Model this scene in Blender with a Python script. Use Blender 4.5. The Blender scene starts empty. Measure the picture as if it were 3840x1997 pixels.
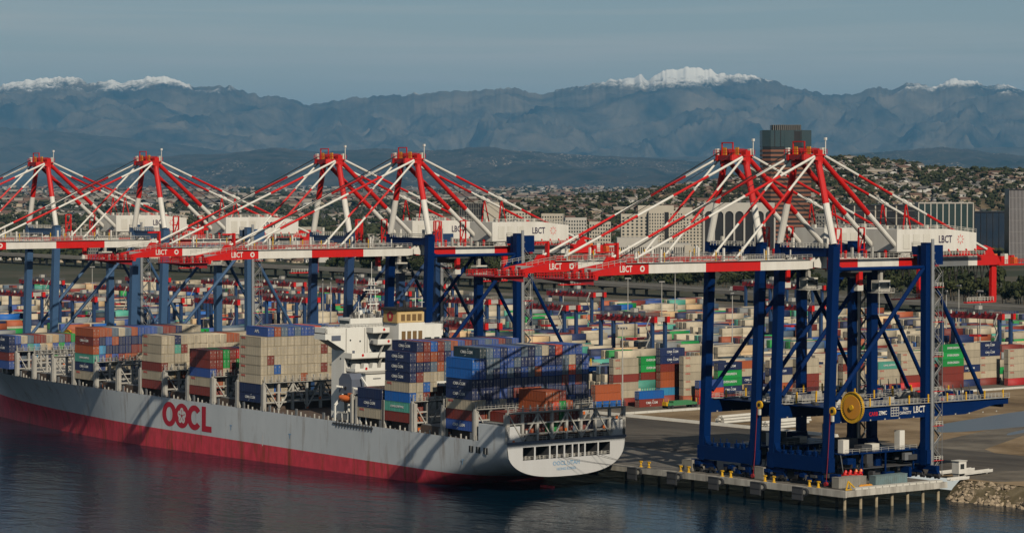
import bpy, math, random
import numpy as np
from mathutils import Vector, Matrix
random.seed(11)
rng = np.random.default_rng(11)
scene = bpy.context.scene
COL = scene.collection

# ---------------------------------------------------------------- camera
THETA = math.radians(38.5)
PITCH = math.radians(1.684)
CAM = Vector((-546.4, -545.2, 86.0))
cd = bpy.data.cameras.new('camera'); cam = bpy.data.objects.new('camera', cd); COL.objects.link(cam)
cd.sensor_width = 36.0; cd.lens = 36.0 * 10900 / 3840
cd.clip_start = 5.0; cd.clip_end = 400000.0
cam.location = CAM
cam.rotation_euler = (math.pi / 2 - PITCH, 0, -THETA)
scene.camera = cam

# ---------------------------------------------------------------- sky and sun
SUN_D = Vector((0.255, 0.765, -0.56)).normalized()       # the way the light travels
world = bpy.data.worlds.new('World'); scene.world = world; world.use_nodes = True
wn, wl = world.node_tree.nodes, world.node_tree.links
wn.clear()
wo = wn.new('ShaderNodeOutputWorld'); bg = wn.new('ShaderNodeBackground')
sky = wn.new('ShaderNodeTexSky'); sky.sky_type = 'NISHITA'; sky.sun_disc = False
sky.sun_elevation = math.asin(-SUN_D.z)
sky.sun_rotation = math.atan2(-SUN_D.x, -SUN_D.y)
sky.altitude = 80; sky.air_density = 1.0; sky.dust_density = 0.15; sky.ozone_density = 3.5
# thin streaked high cloud all round the sky
tc = wn.new('ShaderNodeTexCoord'); mp = wn.new('ShaderNodeMapping')
mp.inputs['Scale'].default_value = (2.2, 2.2, 62.0); mp.inputs['Rotation'].default_value = (0.012, -0.02, 0.4)
n1 = wn.new('ShaderNodeTexNoise'); n1.inputs['Scale'].default_value = 1.7; n1.inputs['Detail'].default_value = 7; n1.inputs['Roughness'].default_value = 0.55; n1.inputs['Distortion'].default_value = 0.4
ramp = wn.new('ShaderNodeValToRGB'); ramp.color_ramp.elements[0].position = 0.42; ramp.color_ramp.elements[1].position = 0.68
ramp.color_ramp.elements[0].color = (0.0, 0.0, 0.0, 1); ramp.color_ramp.elements[1].color = (0.7, 0.7, 0.7, 1)
mixc = wn.new('ShaderNodeMix'); mixc.data_type = 'RGBA'
wl.new(tc.outputs['Generated'], mp.inputs['Vector']); wl.new(mp.outputs[0], n1.inputs['Vector'])
wl.new(n1.outputs['Fac'], ramp.inputs[0])
# the thin layer is seen edge-on low down, so it closes up towards the horizon all round
sz = wn.new('ShaderNodeSeparateXYZ'); wl.new(tc.outputs['Generated'], sz.inputs[0])
lo = wn.new('ShaderNodeMapRange'); lo.inputs['From Min'].default_value = 0.0; lo.inputs['From Max'].default_value = 0.075; lo.inputs['To Min'].default_value = 0.95; lo.inputs['To Max'].default_value = 0.0
wl.new(sz.outputs['Z'], lo.inputs['Value'])
sm_ = wn.new('ShaderNodeMath'); sm_.operation = 'ADD'; sm_.use_clamp = True; wl.new(ramp.outputs[0], sm_.inputs[0]); wl.new(lo.outputs['Result'], sm_.inputs[1])
wl.new(sm_.outputs[0], mixc.inputs['Factor'])
wl.new(sky.outputs[0], mixc.inputs['A']); mixc.inputs['B'].default_value = (10.0, 10.4, 9.6, 1)
wl.new(mixc.outputs['Result'], bg.inputs['Color']); bg.inputs['Strength'].default_value = 0.062
wl.new(bg.outputs[0], wo.inputs[0])
sl = bpy.data.lights.new('sun', 'SUN'); sl.energy = 5.0; sl.angle = math.radians(0.53); sl.color = (1.0, 0.90, 0.73)
so = bpy.data.objects.new('sun', sl); COL.objects.link(so)
so.rotation_euler = SUN_D.to_track_quat('-Z', 'Y').to_euler(); so.location = (-300, -400, 400)
vs = scene.view_settings; vs.view_transform = 'Standard'; vs.look = 'None'; vs.exposure = -0.38; vs.gamma = 1.0; vs.use_curve_mapping = False
scene.render.engine = 'CYCLES'
cy = scene.cycles
cy.use_denoising = True
try: cy.denoiser = 'OPENIMAGEDENOISE'
except Exception: pass
cy.max_bounces = 6; cy.diffuse_bounces = 0; cy.glossy_bounces = 2; cy.transmission_bounces = 2; cy.volume_bounces = 0; cy.transparent_max_bounces = 6
cy.sample_clamp_indirect = 4.0

# ---------------------------------------------------------------- helpers
FOOT = {}
MATS = {}
def mat(name, rgb, rough=0.55, dirt=0.22, scale=0.35, metal=0.0, vary=0.0, dirtcol=None, spec=0.4, island=False, bump=0.0, bscale=8.0, streak=False):
    """painted or bare surface: base colour, patchy wear by noise, optional per-object shade"""
    if name in MATS: return MATS[name]
    m = bpy.data.materials.new(name); m.use_nodes = True
    N, L = m.node_tree.nodes, m.node_tree.links
    p = N['Principled BSDF']; p.inputs['Roughness'].default_value = rough; p.inputs['Metallic'].default_value = metal
    p.inputs['Specular IOR Level'].default_value = spec
    g = N.new('ShaderNodeNewGeometry')
    n = N.new('ShaderNodeTexNoise'); n.inputs['Scale'].default_value = scale; n.inputs['Detail'].default_value = 5; n.inputs['Roughness'].default_value = 0.62
    if streak:
        mpg = N.new('ShaderNodeMapping'); mpg.inputs['Scale'].default_value = (1, 1, 0.13)
        L.new(g.outputs['Position'], mpg.inputs['Vector']); L.new(mpg.outputs[0], n.inputs['Vector'])
    else:
        L.new(g.outputs['Position'], n.inputs['Vector'])
    r = N.new('ShaderNodeMapRange'); r.inputs['From Min'].default_value = 0.38; r.inputs['From Max'].default_value = 0.75
    r.inputs['To Max'].default_value = dirt
    L.new(n.outputs['Fac'], r.inputs['Value'])
    mx = N.new('ShaderNodeMix'); mx.data_type = 'RGBA'
    mx.inputs['A'].default_value = (*rgb, 1)
    dc = dirtcol or (0.11, 0.085, 0.06)
    mx.inputs['B'].default_value = (*dc, 1)
    L.new(r.outputs['Result'], mx.inputs['Factor'])
    out = mx.outputs['Result']
    if vary > 0:
        hv = N.new('ShaderNodeHueSaturation')
        mr = N.new('ShaderNodeMapRange'); mr.inputs['To Min'].default_value = 1 - vary; mr.inputs['To Max'].default_value = 1 + vary
        if island: L.new(g.outputs['Random Per Island'], mr.inputs['Value'])
        else:
            oi = N.new('ShaderNodeObjectInfo'); L.new(oi.outputs['Random'], mr.inputs['Value'])
        L.new(mr.outputs['Result'], hv.inputs['Value']); L.new(out, hv.inputs['Color']); out = hv.outputs['Color']
    L.new(out, p.inputs['Base Color'])
    if bump > 0:
        b = N.new('ShaderNodeBump'); b.inputs['Strength'].default_value = bump; b.inputs['Distance'].default_value = 0.3
        n2 = N.new('ShaderNodeTexNoise'); n2.inputs['Scale'].default_value = bscale; n2.inputs['Detail'].default_value = 6
        L.new(g.outputs['Position'], n2.inputs['Vector']); L.new(n2.outputs['Fac'], b.inputs['Height']); L.new(b.outputs[0], p.inputs['Normal'])
    MATS[name] = m
    return m

class MB:
    """collects shapes for one mesh"""
    def __init__(s): s.v = []; s.f = []; s.m = []; s.names = []; s.cuts = []
    def _m(s, name):
        if name not in s.names: s.names.append(name)
        return s.names.index(name)
    def add(s, vs, fs, m):
        s.cuts.append((len(s.v), len(s.f))); o = len(s.v); k = s._m(m); s.v.extend([tuple(x) for x in vs])
        for f in fs: s.f.append(tuple(o + i for i in f)); s.m.append(k)
    def box(s, x0, x1, y0, y1, z0, z1, m):
        s.add([(x0,y0,z0),(x1,y0,z0),(x1,y1,z0),(x0,y1,z0),(x0,y0,z1),(x1,y0,z1),(x1,y1,z1),(x0,y1,z1)],
              [(0,3,2,1),(4,5,6,7),(0,1,5,4),(1,2,6,5),(2,3,7,6),(3,0,4,7)], m)
    def beam(s, a, b, w, h, m, w2=None, h2=None):
        """rectangular bar from a to b: w sideways, h up-ish"""
        a, b = Vector(a), Vector(b); d = (b - a).normalized()
        up = Vector((0,0,1)) if abs(d.z) < 0.94 else Vector((0,1,0))
        sx = d.cross(up).normalized(); uz = sx.cross(d).normalized()
        w2 = w if w2 is None else w2; h2 = h if h2 is None else h2
        vs = []
        for p, ww, hh in ((a, w, h), (b, w2, h2)):
            for i, j in ((-1,-1),(1,-1),(1,1),(-1,1)): vs.append(p + sx * (ww/2*i) + uz * (hh/2*j))
        s.add(vs, [(0,1,2,3),(7,6,5,4),(0,4,5,1),(1,5,6,2),(2,6,7,3),(3,7,4,0)], m)
    def tube(s, a, b, r, m, n=8, r2=None, caps=True):
        a, b = Vector(a), Vector(b); d = (b - a).normalized()
        up = Vector((0,0,1)) if abs(d.z) < 0.94 else Vector((0,1,0))
        sx = d.cross(up).normalized(); uz = sx.cross(d).normalized(); r2 = r if r2 is None else r2
        vs = []
        for p, rr in ((a, r), (b, r2)):
            for i in range(n):
                t = 2*math.pi*i/n; vs.append(p + sx*(rr*math.cos(t)) + uz*(rr*math.sin(t)))
        fs = [(i, n+i, n+(i+1)%n, (i+1)%n) for i in range(n)]
        if caps: fs += [tuple(range(n)), tuple(range(2*n-1, n-1, -1))]
        s.add(vs, fs, m)
    def prism(s, pts, axis, a0, a1, m):
        """flat outline (list of 2d points) pulled along axis 'x','y' or 'z'"""
        n = len(pts)
        def P(u, v, a): return {'x': (a,u,v), 'y': (u,a,v), 'z': (u,v,a)}[axis]
        vs = [P(u,v,a0) for u,v in pts] + [P(u,v,a1) for u,v in pts]
        fs = [tuple(range(n)), tuple(range(2*n-1, n-1, -1))] + [(i, n+i, n+(i+1)%n, (i+1)%n) for i in range(n)]
        s.add(vs, fs, m)
    def rail(s, pts, m, h=1.1, step=2.6, r=0.06):
        """guard rail: posts and two rails along a line of points"""
        for a, b in zip(pts[:-1], pts[1:]):
            a, b = Vector(a), Vector(b); L = (b-a).length; k = max(1, int(L/step))
            for z in (h, h*0.55): s.tube(a+Vector((0,0,z)), b+Vector((0,0,z)), r, m, 4, caps=False)
            for i in range(k+1):
                p = a + (b-a)*(i/k); s.tube(p, p+Vector((0,0,h)), r, m, 4, caps=False)
    def mesh(s, name, smooth=False):
        me = bpy.data.meshes.new(name); me.from_pydata(s.v, [], s.f); me.update()
        for nm in s.names: me.materials.append(MATS[nm])
        if len(s.names) > 1: me.polygons.foreach_set('material_index', s.m)
        if smooth: me.polygons.foreach_set('use_smooth', [True]*len(me.polygons))
        return me
    def build(s, name, parent=None, loc=None, smooth=False):
        return link(name, s.mesh(name, smooth), parent, loc)

def split(B, name, parent, group=1):
    """every shape (or run of `group` shapes) collected in B becomes an object of its own"""
    cuts = B.cuts[::group] + [(len(B.v), len(B.f))]
    for (v0, f0), (v1, f1) in zip(cuts[:-1], cuts[1:]):
        n = MB(); pts = np.array(B.v[v0:v1]); c = pts.mean(0); n.v = [tuple(p) for p in pts-c]
        for f, k in zip(B.f[f0:f1], B.m[f0:f1]): n.f.append(tuple(i-v0 for i in f)); n.m.append(n._m(B.names[k]))
        n.build(name, parent, tuple(c))
def link(name, data, parent=None, loc=None):
    o = bpy.data.objects.new(name, data); COL.objects.link(o)
    if parent is not None: o.parent = parent
    if loc is not None: o.location = loc
    return o
def tag(o, label=None, cat=None, group=None, kind=None):
    if label: o['label'] = label
    if cat: o['category'] = cat
    if group: o['group'] = group
    if kind: o['kind'] = kind
    return o
def empty(name, loc=(0,0,0), rz=0.0):
    o = bpy.data.objects.new(name, None); COL.objects.link(o); o.location = loc; o.rotation_euler = (0,0,rz)
    o.empty_display_size = 1.0
    return o
def children(o): return [c for c in o.children]
def copy_tree(o, parent=None):
    c = o.copy(); COL.objects.link(c); c.parent = parent
    for ch in children(o): copy_tree(ch, c)
    return c
_txt = {}
def text_mesh(txt, size, m, xs=1.0, extrude=0.02):
    """lettering as a mesh lying in XZ, facing -Y, centred"""
    key = (txt, size, m, xs, extrude)
    if key in _txt: return _txt[key]
    cu = bpy.data.curves.new('lettering', 'FONT'); cu.body = txt; cu.size = size; cu.extrude = extrude
    cu.align_x = 'CENTER'; cu.align_y = 'CENTER'; cu.resolution_u = 2; cu.offset = size*0.018
    t = bpy.data.objects.new('lettering_tmp', cu); COL.objects.link(t)
    dg = bpy.context.evaluated_depsgraph_get()
    me = bpy.data.meshes.new_from_object(t.evaluated_get(dg)); bpy.data.objects.remove(t)
    v = np.empty(len(me.vertices)*3); me.vertices.foreach_get('co', v); v = v.reshape(-1,3)
    w = np.stack([v[:,0]*xs, -v[:,2], v[:,1]], 1)
    me.vertices.foreach_set('co', w.ravel()); me.materials.clear(); me.materials.append(MATS[m]); me.update(); me.name = 'lettering'
    _txt[key] = me
    return me
def ordinal(i):
    return ['first','second','third','fourth','fifth','sixth','seventh','eighth','ninth','tenth','eleventh','twelfth','thirteenth','fourteenth','fifteenth','sixteenth','seventeenth','eighteenth','nineteenth','twentieth'][i]
# ---------------------------------------------------------------- paints and plain surfaces
mat('white', (0.74,0.71,0.65), 0.45, 0.34, 0.35, dirtcol=(0.36,0.31,0.25), streak=True)
mat('bone', (0.66,0.63,0.56), 0.5, 0.3, 0.3, dirtcol=(0.30,0.25,0.19), streak=True)
mat('red', (0.60,0.012,0.010), 0.45, 0.35, 0.35, dirtcol=(0.30,0.02,0.018), streak=True)
mat('darkred', (0.28,0.012,0.02), 0.5, 0.2, 0.4)
mat('navy', (0.0012,0.017,0.088), 0.42, 0.3, 0.12, dirtcol=(0.003,0.011,0.04), spec=0.08)
mat('navy_mid', (0.020,0.052,0.135), 0.42, 0.35, 0.12, dirtcol=(0.02,0.04,0.09))  # mid blue for one quay crane and the stacking cranes
mat('navy_pale', (0.045,0.10,0.20), 0.45, 0.35, 0.12, dirtcol=(0.03,0.06,0.12))  # lighter blue for the two farthest quay cranes
mat('navy_text', (0.03,0.02,0.06), 0.5, 0)
mat('grey', (0.17,0.18,0.19), 0.55, 0.3, 0.4)
mat('lightgrey', (0.44,0.425,0.39), 0.55, 0.35, 0.4, dirtcol=(0.2,0.15,0.1))
mat('darkgrey', (0.055,0.058,0.065), 0.6, 0.25, 0.6)
mat('black', (0.012,0.012,0.014), 0.6, 0.2, 0.6)
mat('yellow', (0.75,0.42,0.02), 0.45, 0.2, 0.8)
mat('gold', (0.70,0.30,0.03), 0.4, 0.3, 0.5, dirtcol=(0.55,0.22,0.10))
mat('orange', (0.72,0.16,0.03), 0.45, 0.2, 0.6)
mat('pink', (0.70,0.22,0.20), 0.5, 0.1, 0.5)
mat('glass', (0.02,0.03,0.035), 0.12, 0.1, 0.6, spec=0.7)
mat('concrete', (0.15,0.135,0.115), 0.85, 0.75, 0.12, dirtcol=(0.07,0.06,0.055), bump=0.2, bscale=3)
mat('pile_shaded', (0.045,0.042,0.036), 0.6, 0.5, 0.8)  # front piles: shade under the deck put into a darker colour
mat('concrete_edge', (0.52,0.49,0.43), 0.85, 0.8, 0.5, dirtcol=(0.13,0.11,0.09), streak=True)
mat('pile', (0.40,0.33,0.22), 0.8, 0.7, 0.6, dirtcol=(0.08,0.07,0.05))
mat('rubber', (0.02,0.022,0.026), 0.75, 0.35, 1.0, dirtcol=(0.08,0.08,0.085))
mat('steel', (0.33,0.34,0.35), 0.4, 0.25, 0.5, metal=0.2)
# ---------------------------------------------------------------- water, quay and land
QZ = 4.0; WZ = -1.1
def sheet(name, pts, z, m, kind='structure'):
    b = MB(); b.add([(x,y,z) for x,y in pts], [tuple(range(len(pts)))], m); o = b.build(name); tag(o, kind=kind); return o
def water_mat(name, deep, rough, wave, wscale):
    m = bpy.data.materials.new(name); m.use_nodes = True; N, L = m.node_tree.nodes, m.node_tree.links
    p = N['Principled BSDF']; p.inputs['Base Color'].default_value = (*deep, 1); p.inputs['Roughness'].default_value = rough
    p.inputs['IOR'].default_value = 1.33 if name == 'pond' else 1.11; p.inputs['Specular IOR Level'].default_value = 0.5
    g = N.new('ShaderNodeNewGeometry')
    bumps = None
    for sc, st, dist, rot in ((wscale, wave, 0.5, 0.7), (wscale*0.27, wave*0.8, 1.2, 0.3), (wscale*0.045, wave*0.35, 3.5, 0.9)):
        mp = N.new('ShaderNodeMapping'); mp.inputs['Rotation'].default_value = (0,0,rot); mp.inputs['Scale'].default_value = (1,0.5,1)
        n = N.new('ShaderNodeTexNoise'); n.inputs['Scale'].default_value = sc; n.inputs['Detail'].default_value = 4; n.inputs['Roughness'].default_value = 0.6
        b = N.new('ShaderNodeBump'); b.inputs['Strength'].default_value = st; b.inputs['Distance'].default_value = dist
        L.new(g.outputs['Position'], mp.inputs[0]); L.new(mp.outputs[0], n.inputs['Vector']); L.new(n.outputs['Fac'], b.inputs['Height'])
        if bumps: L.new(bumps.outputs[0], b.inputs['Normal'])
        bumps = b
    L.new(bumps.outputs[0], p.inputs['Normal']); MATS[name] = m; return m
water_mat('sea', (0.001,0.011,0.022), 0.10, 0.42, 0.34)
water_mat('pond', (0.10,0.115,0.13), 0.38, 0.05, 0.4)
sheet('water', [(-6000,-6000),(60,-6000),(60,9000),(-6000,9000)], WZ, 'sea')

def ground_mat(name, stops, scale, bump=0.15, detail=9, rough=0.92, stretch=(1,1,1), scale2=0.02, amt2=0.4):
    m = bpy.data.materials.new(name); m.use_nodes = True; N, L = m.node_tree.nodes, m.node_tree.links
    p = N['Principled BSDF']; p.inputs['Roughness'].default_value = rough; p.inputs['Specular IOR Level'].default_value = 0.2
    g = N.new('ShaderNodeNewGeometry'); mp = N.new('ShaderNodeMapping'); mp.inputs['Scale'].default_value = stretch
    n = N.new('ShaderNodeTexNoise'); n.inputs['Scale'].default_value = scale; n.inputs['Detail'].default_value = detail; n.inputs['Roughness'].default_value = 0.65
    n2 = N.new('ShaderNodeTexNoise'); n2.inputs['Scale'].default_value = scale2; n2.inputs['Detail'].default_value = 4
    mixv = N.new('ShaderNodeMix'); mixv.inputs['Factor'].default_value = amt2
    r = N.new('ShaderNodeValToRGB'); e = r.color_ramp.elements
    e[0].position, e[0].color = stops[0][0], (*stops[0][1], 1); e[1].position, e[1].color = stops[-1][0], (*stops[-1][1], 1)
    for t, c in stops[1:-1]:
        k = e.new(t); k.color = (*c, 1)
    L.new(g.outputs['Position'], mp.inputs[0]); L.new(mp.outputs[0], n.inputs['Vector']); L.new(g.outputs['Position'], n2.inputs['Vector'])
    L.new(n.outputs['Fac'], mixv.inputs['A']); L.new(n2.outputs['Fac'], mixv.inputs['B'])
    L.new(mixv.outputs['Result'], r.inputs[0]); L.new(r.outputs[0], p.inputs['Base Color'])
    if bump:
        b = N.new('ShaderNodeBump'); b.inputs['Strength'].default_value = bump; b.inputs['Distance'].default_value = 0.5
        L.new(n.outputs['Fac'], b.inputs['Height']); L.new(b.outputs[0], p.inputs['Normal'])
    MATS[name] = m
ground_mat('asphalt', [(0.34,(0.040,0.035,0.030)),(0.52,(0.088,0.076,0.063)),(0.7,(0.16,0.138,0.11))], 0.10, 0.1, stretch=(1.6,0.35,1))
ground_mat('yardfloor', [(0.34,(0.07,0.06,0.05)),(0.52,(0.15,0.128,0.10)),(0.7,(0.25,0.215,0.165))], 0.09, 0.1)
ground_mat('dirt', [(0.32,(0.075,0.048,0.025)),(0.45,(0.19,0.13,0.07)),(0.57,(0.29,0.21,0.125)),(0.70,(0.37,0.29,0.19))], 0.06, 0.8, stretch=(1,0.7,1))
ground_mat('plain', [(0.30,(0.022,0.030,0.014)),(0.46,(0.045,0.048,0.026)),(0.56,(0.10,0.085,0.06)),(0.72,(0.20,0.17,0.13))], 0.006, 0, scale2=0.0009)
ground_mat('rock', [(0.3,(0.13,0.095,0.065)),(0.5,(0.27,0.21,0.145)),(0.7,(0.42,0.34,0.25))], 0.5, 0.4)

sheet('terrain', [(47,-900),(110000,-900),(110000,110000),(47,110000)], QZ-0.06, 'plain')
sheet('dirt_lot', [(47,-400),(640,-400),(640,1500),(47,1500)], QZ-0.04, 'dirt')
sheet('apron', [(39,22),(86,6),(113,30),(113,1500),(39,1500)], QZ-0.015, 'asphalt')
sheet('yard_pavement', [(117,229),(640,229),(640,1500),(117,1500)], QZ-0.01, 'yardfloor')
sheet('quay_road', [(50,-8),(62,-14),(84,6),(120,60),(230,120),(226,128),(110,80),(60,14),(50,6)], QZ-0.02, 'yardfloor')
# ponds of standing rain water
def blob(cx, cy, rx, ry, rot, n=40, wob=0.25, seed=1):
    r_ = random.Random(seed); ph = [r_.uniform(0,6.28) for _ in range(4)]
    out = []
    for i in range(n):
        t = 2*math.pi*i/n; k = 1 + wob*(0.5*math.sin(2*t+ph[0])+0.35*math.sin(3*t+ph[1])+0.25*math.sin(5*t+ph[2]))
        x, y = rx*k*math.cos(t), ry*k*math.sin(t)
        out.append((cx+x*math.cos(rot)-y*math.sin(rot), cy+x*math.sin(rot)+y*math.cos(rot)))
    return out
for i, a in enumerate([(222,128,70,17,0.2), (98,-6,8,3.5,0.3), (75,-34,6,2.2,0.4), (180,96,16,2.6,0.35)]):
    o = sheet('pond', blob(*a, seed=i), QZ-0.012+0.001*i, 'pond')
# uneven ground mounds south-east of the quay
def mound(name, cx, cy, rx, ry, h, rot, seed, m='dirt'):
    n = 34; b = MB(); r_ = random.Random(seed); vs = []; fs = []
    ph = [r_.uniform(0,6.28) for _ in range(6)]
    for i in range(n+1):
        for j in range(n+1):
            u, v = 2*i/n-1, 2*j/n-1; q = u*u+v*v
            z = max(0.0, 1-q)**0.8 * h * (1+0.35*math.sin(5*u+ph[0])*math.cos(4*v+ph[1])+0.2*math.sin(11*u+ph[2]+3*v)+0.15*math.cos(13*v+ph[3]))
            x, y = u*rx, v*ry
            vs.append((cx+x*math.cos(rot)-y*math.sin(rot), cy+x*math.sin(rot)+y*math.cos(rot), QZ-0.1+z+r_.uniform(-.03,.03)*h))
    for i in range(n):
        for j in range(n): fs.append((i*(n+1)+j, (i+1)*(n+1)+j, (i+1)*(n+1)+j+1, i*(n+1)+j+1))
    b.add(vs, fs, m); o = b.build(name, smooth=True); tag(o, kind='structure'); return o
ground_mat('scrub', [(0.3,(0.05,0.042,0.022)),(0.5,(0.12,0.095,0.055)),(0.7,(0.26,0.21,0.14))], 0.16, 0.8)
mound('dirt_bank', 108, -28, 34, 11, 3.4, 0.45, 3, 'scrub')
mound('dirt_bank', 128, 26, 44, 7, 2.4, 0.5, 4, 'dirt')
mound('dirt_bank', 72, -55, 18, 7, 1.8, 0.4, 5, 'scrub')
mound('dirt_bank', 190, 176, 60, 10, 1.4, 0.12, 6, 'dirt')
mound('dirt_bank', 240, 100, 60, 9, 1.6, 0.3, 7, 'dirt')
mound('dirt_bank', 150, -10, 40, 8, 1.8, 0.5, 8, 'scrub')

# quay deck on piles
b = MB(); b.box(0,39,0,1500,QZ-0.9,QZ,'concrete'); o = b.build('quay'); tag(o, kind='structure')
q = tag(empty('quay_edge_beam', (0,0,0)), 'stained concrete edge beam along the front of the quay', 'quay beam')
for i in range(30):
    y0, y1 = (0.0 if i == 0 else i*24+0.03), (i+1)*24
    b = MB(); b.box(-0.6,-0.003,y0-(0.6 if i==0 else 0),y1,QZ-1.65,QZ+0.12,'concrete_edge'); b.build('beam_panel', q)
q = tag(empty('quay_end_beam', (0,0,0)), 'pale concrete edge beam across the end of the quay above the piles', 'quay beam')
for i in range(5):
    b = MB(); b.box(0.02+i*7.7,7.68+i*7.7,-0.6,-0.003,QZ-1.5,QZ+0.1,'concrete_edge'); b.build('beam_panel', q)
q = tag(empty('concrete_walkway', (0,0,0)), 'pale slotted concrete walkway slabs along the end edge of the quay', 'walkway')
for i in range(13):
    b = MB(); x0 = 4.0+i*2.6; b.box(x0,x0+2.35,0.3,2.6,QZ+0.05,QZ+0.55,'bone'); b.build('slab', q)
k = 0
for i in range(14):
    for j, px in enumerate(np.linspace(0.7, 36.5, 7)):
        if i > 0 and j > 0: continue
        if i > 0: px = 5.0
        b = MB(); b.tube((0,0,0),(0,0,6.0),0.42,'pile' if i == 0 else 'pile_shaded',10)
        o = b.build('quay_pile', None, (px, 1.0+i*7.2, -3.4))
        if i == 0: tag(o, f'concrete pile under the quay end, {ordinal(j)} from the water corner', 'pile', 'piles under the quay')
        else: tag(o, f'concrete pile under the quay front, {ordinal(i)} in from the corner', 'pile', 'piles under the quay')
# fenders and mooring bollards along the edge
def fender():
    r = empty('quay_fender')
    b = MB(); b.box(-2.0,-1.55,-1.5,1.5,-3.0,0.1,'rubber'); b.build('fender_panel', r)
    for zz in (-2.3,-0.9):
        b = MB(); b.box(-2.06,-2.0,-1.42,1.42,zz-0.55,zz+0.55,'darkgrey'); b.build('face_pad', r)
    b = MB(); b.tube((-1.55,0,-1.35),(-0.6,0,-1.35),0.75,'rubber',14,r2=1.0); b.tube((-0.75,0,-1.35),(-0.6,0,-1.35),1.3,'concrete_edge',14); b.build('rubber_cone', r)
    b = MB(); b.tube((-1.6,-1.75,-1.0),(-0.6,-1.75,-1.0),0.95,'rubber',14); b.tube((-1.62,-1.75,-1.0),(-0.58,-1.75,-1.0),0.5,'concrete_edge',12); b.build('tyre', r)
    return r
f0 = fender(); ys = [16.6, 33.0, 50.0, 67.3, 84.5, 101.7]
for i, y in enumerate(ys):
    o = f0 if i == 0 else copy_tree(f0); o.location = (0.45, y, QZ-0.15); o.scale = (1.1,1.3,1.15)
    tag(o, f'black rubber fender on the quay face, {ordinal(i)} from the quay corner', 'fender', 'fenders along the quay')
def bollard():
    b = MB(); b.tube((0,0,0),(0,0,0.12),0.5,'yellow',10); b.tube((0,0,0.12),(0,0,0.95),0.3,'yellow',10,r2=0.26); b.tube((0,0,0.95),(0,0,1.3),0.27,'yellow',10,r2=0.46); b.beam((0,-0.55,1.15),(0,0.55,1.15),0.24,0.24,'yellow')
    return b.mesh('mooring_bollard')
bm = bollard(); k = 0
for i, y in enumerate([11.2,14.6,28.4,31.9,45.6,49.1,63.0,66.4,80,83.5]):
    o = link('mooring_bollard', bm, None, (1.0, y, QZ)); tag(o, f'yellow mooring bollard on the quay edge, {ordinal(i)} from the corner', 'bollard', 'bollards along the quay')
    o.scale = (1.2,1.2,1.35)

# shore slope with loose riprap
b = MB(); ys2 = list(np.linspace(-400,3,80)); vs = []; fs = []
for y in ys2:
    w = 0.8*math.sin(y*0.21)+0.6*math.sin(y*0.53)
    for x, z in ((38.5+w,-3.2),(41.0+w,-0.6),(43.6+w,1.9),(47.5,QZ-0.03)): vs.append((x,y,z))
for i in range(len(ys2)-1):
    for j in range(3): fs.append((i*4+j,(i+1)*4+j,(i+1)*4+j+1,i*4+j+1))
b.add(vs,[f[::-1] for f in fs],'scrub'); o = b.build('shore', smooth=True); tag(o, kind='structure')
_t = (1+5**0.5)/2
ICO = np.array([(-1,_t,0),(1,_t,0),(-1,-_t,0),(1,-_t,0),(0,-1,_t),(0,1,_t),(0,-1,-_t),(0,1,-_t),(_t,0,-1),(_t,0,1),(-_t,0,-1),(-_t,0,1)])/1.9
ICF = np.array([(0,11,5),(0,5,1),(0,1,7),(0,7,10),(0,10,11),(1,5,9),(5,11,4),(11,10,2),(10,7,6),(7,1,8),(3,9,4),(3,4,2),(3,2,6),(3,6,8),(3,8,9),(4,9,5),(2,4,11),(6,2,10),(8,6,7),(9,8,1)])
mat('stone', (0.36,0.28,0.19), 0.9, 0.6, 1.2, vary=0.35, dirtcol=(0.15,0.11,0.075)); mat('stone_small', (0.34,0.265,0.18), 0.9, 0.6, 1.2, vary=0.4, dirtcol=(0.14,0.10,0.07), island=True)
rb = tag(empty('rock_bank', (0,0,0)), 'bank of loose tan riprap rocks between the quay end and the dirt lot', 'rocks')
def rock_v(seed): r = np.random.default_rng(900+seed); return ICO*(1+r.uniform(-.28,.28,(12,1)))*np.array([1,r.uniform(.7,1.1),r.uniform(.5,.8)])
RM = []
for k in range(7): b = MB(); b.add(rock_v(k),[tuple(f) for f in ICF],'stone'); RM.append(b.mesh('rock'))
def shore_z(u): return -2.6+u*(QZ+2.4)
small = MB()
for k in range(1150):
    y = -70*rng.random()**1.0+2.5; u = rng.random()**0.9; x = 39.0+u*8.2+0.8*math.sin(y*0.21)+0.6*math.sin(y*0.53); z = shore_z(u); s = rng.uniform(0.6,1.45)*(1.15-0.4*u)
    if k < 290:
        o = link('rock', RM[k%7], rb, (x,y,z)); o.scale = (s,)*3; o.rotation_euler = (rng.uniform(-.6,.6),rng.uniform(-.6,.6),rng.uniform(0,6.28))
    else:
        s *= 0.8; R_ = np.array(Matrix.Rotation(rng.uniform(0,6.28),3,'Z')@Matrix.Rotation(rng.uniform(-.6,.6),3,'X')); small.add(rock_v(k%7)*s@R_.T+np.array([x,y,z]),[tuple(f) for f in ICF],'stone_small')
o = small.build('rubble', rb); tag(o, kind='stuff')
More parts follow.
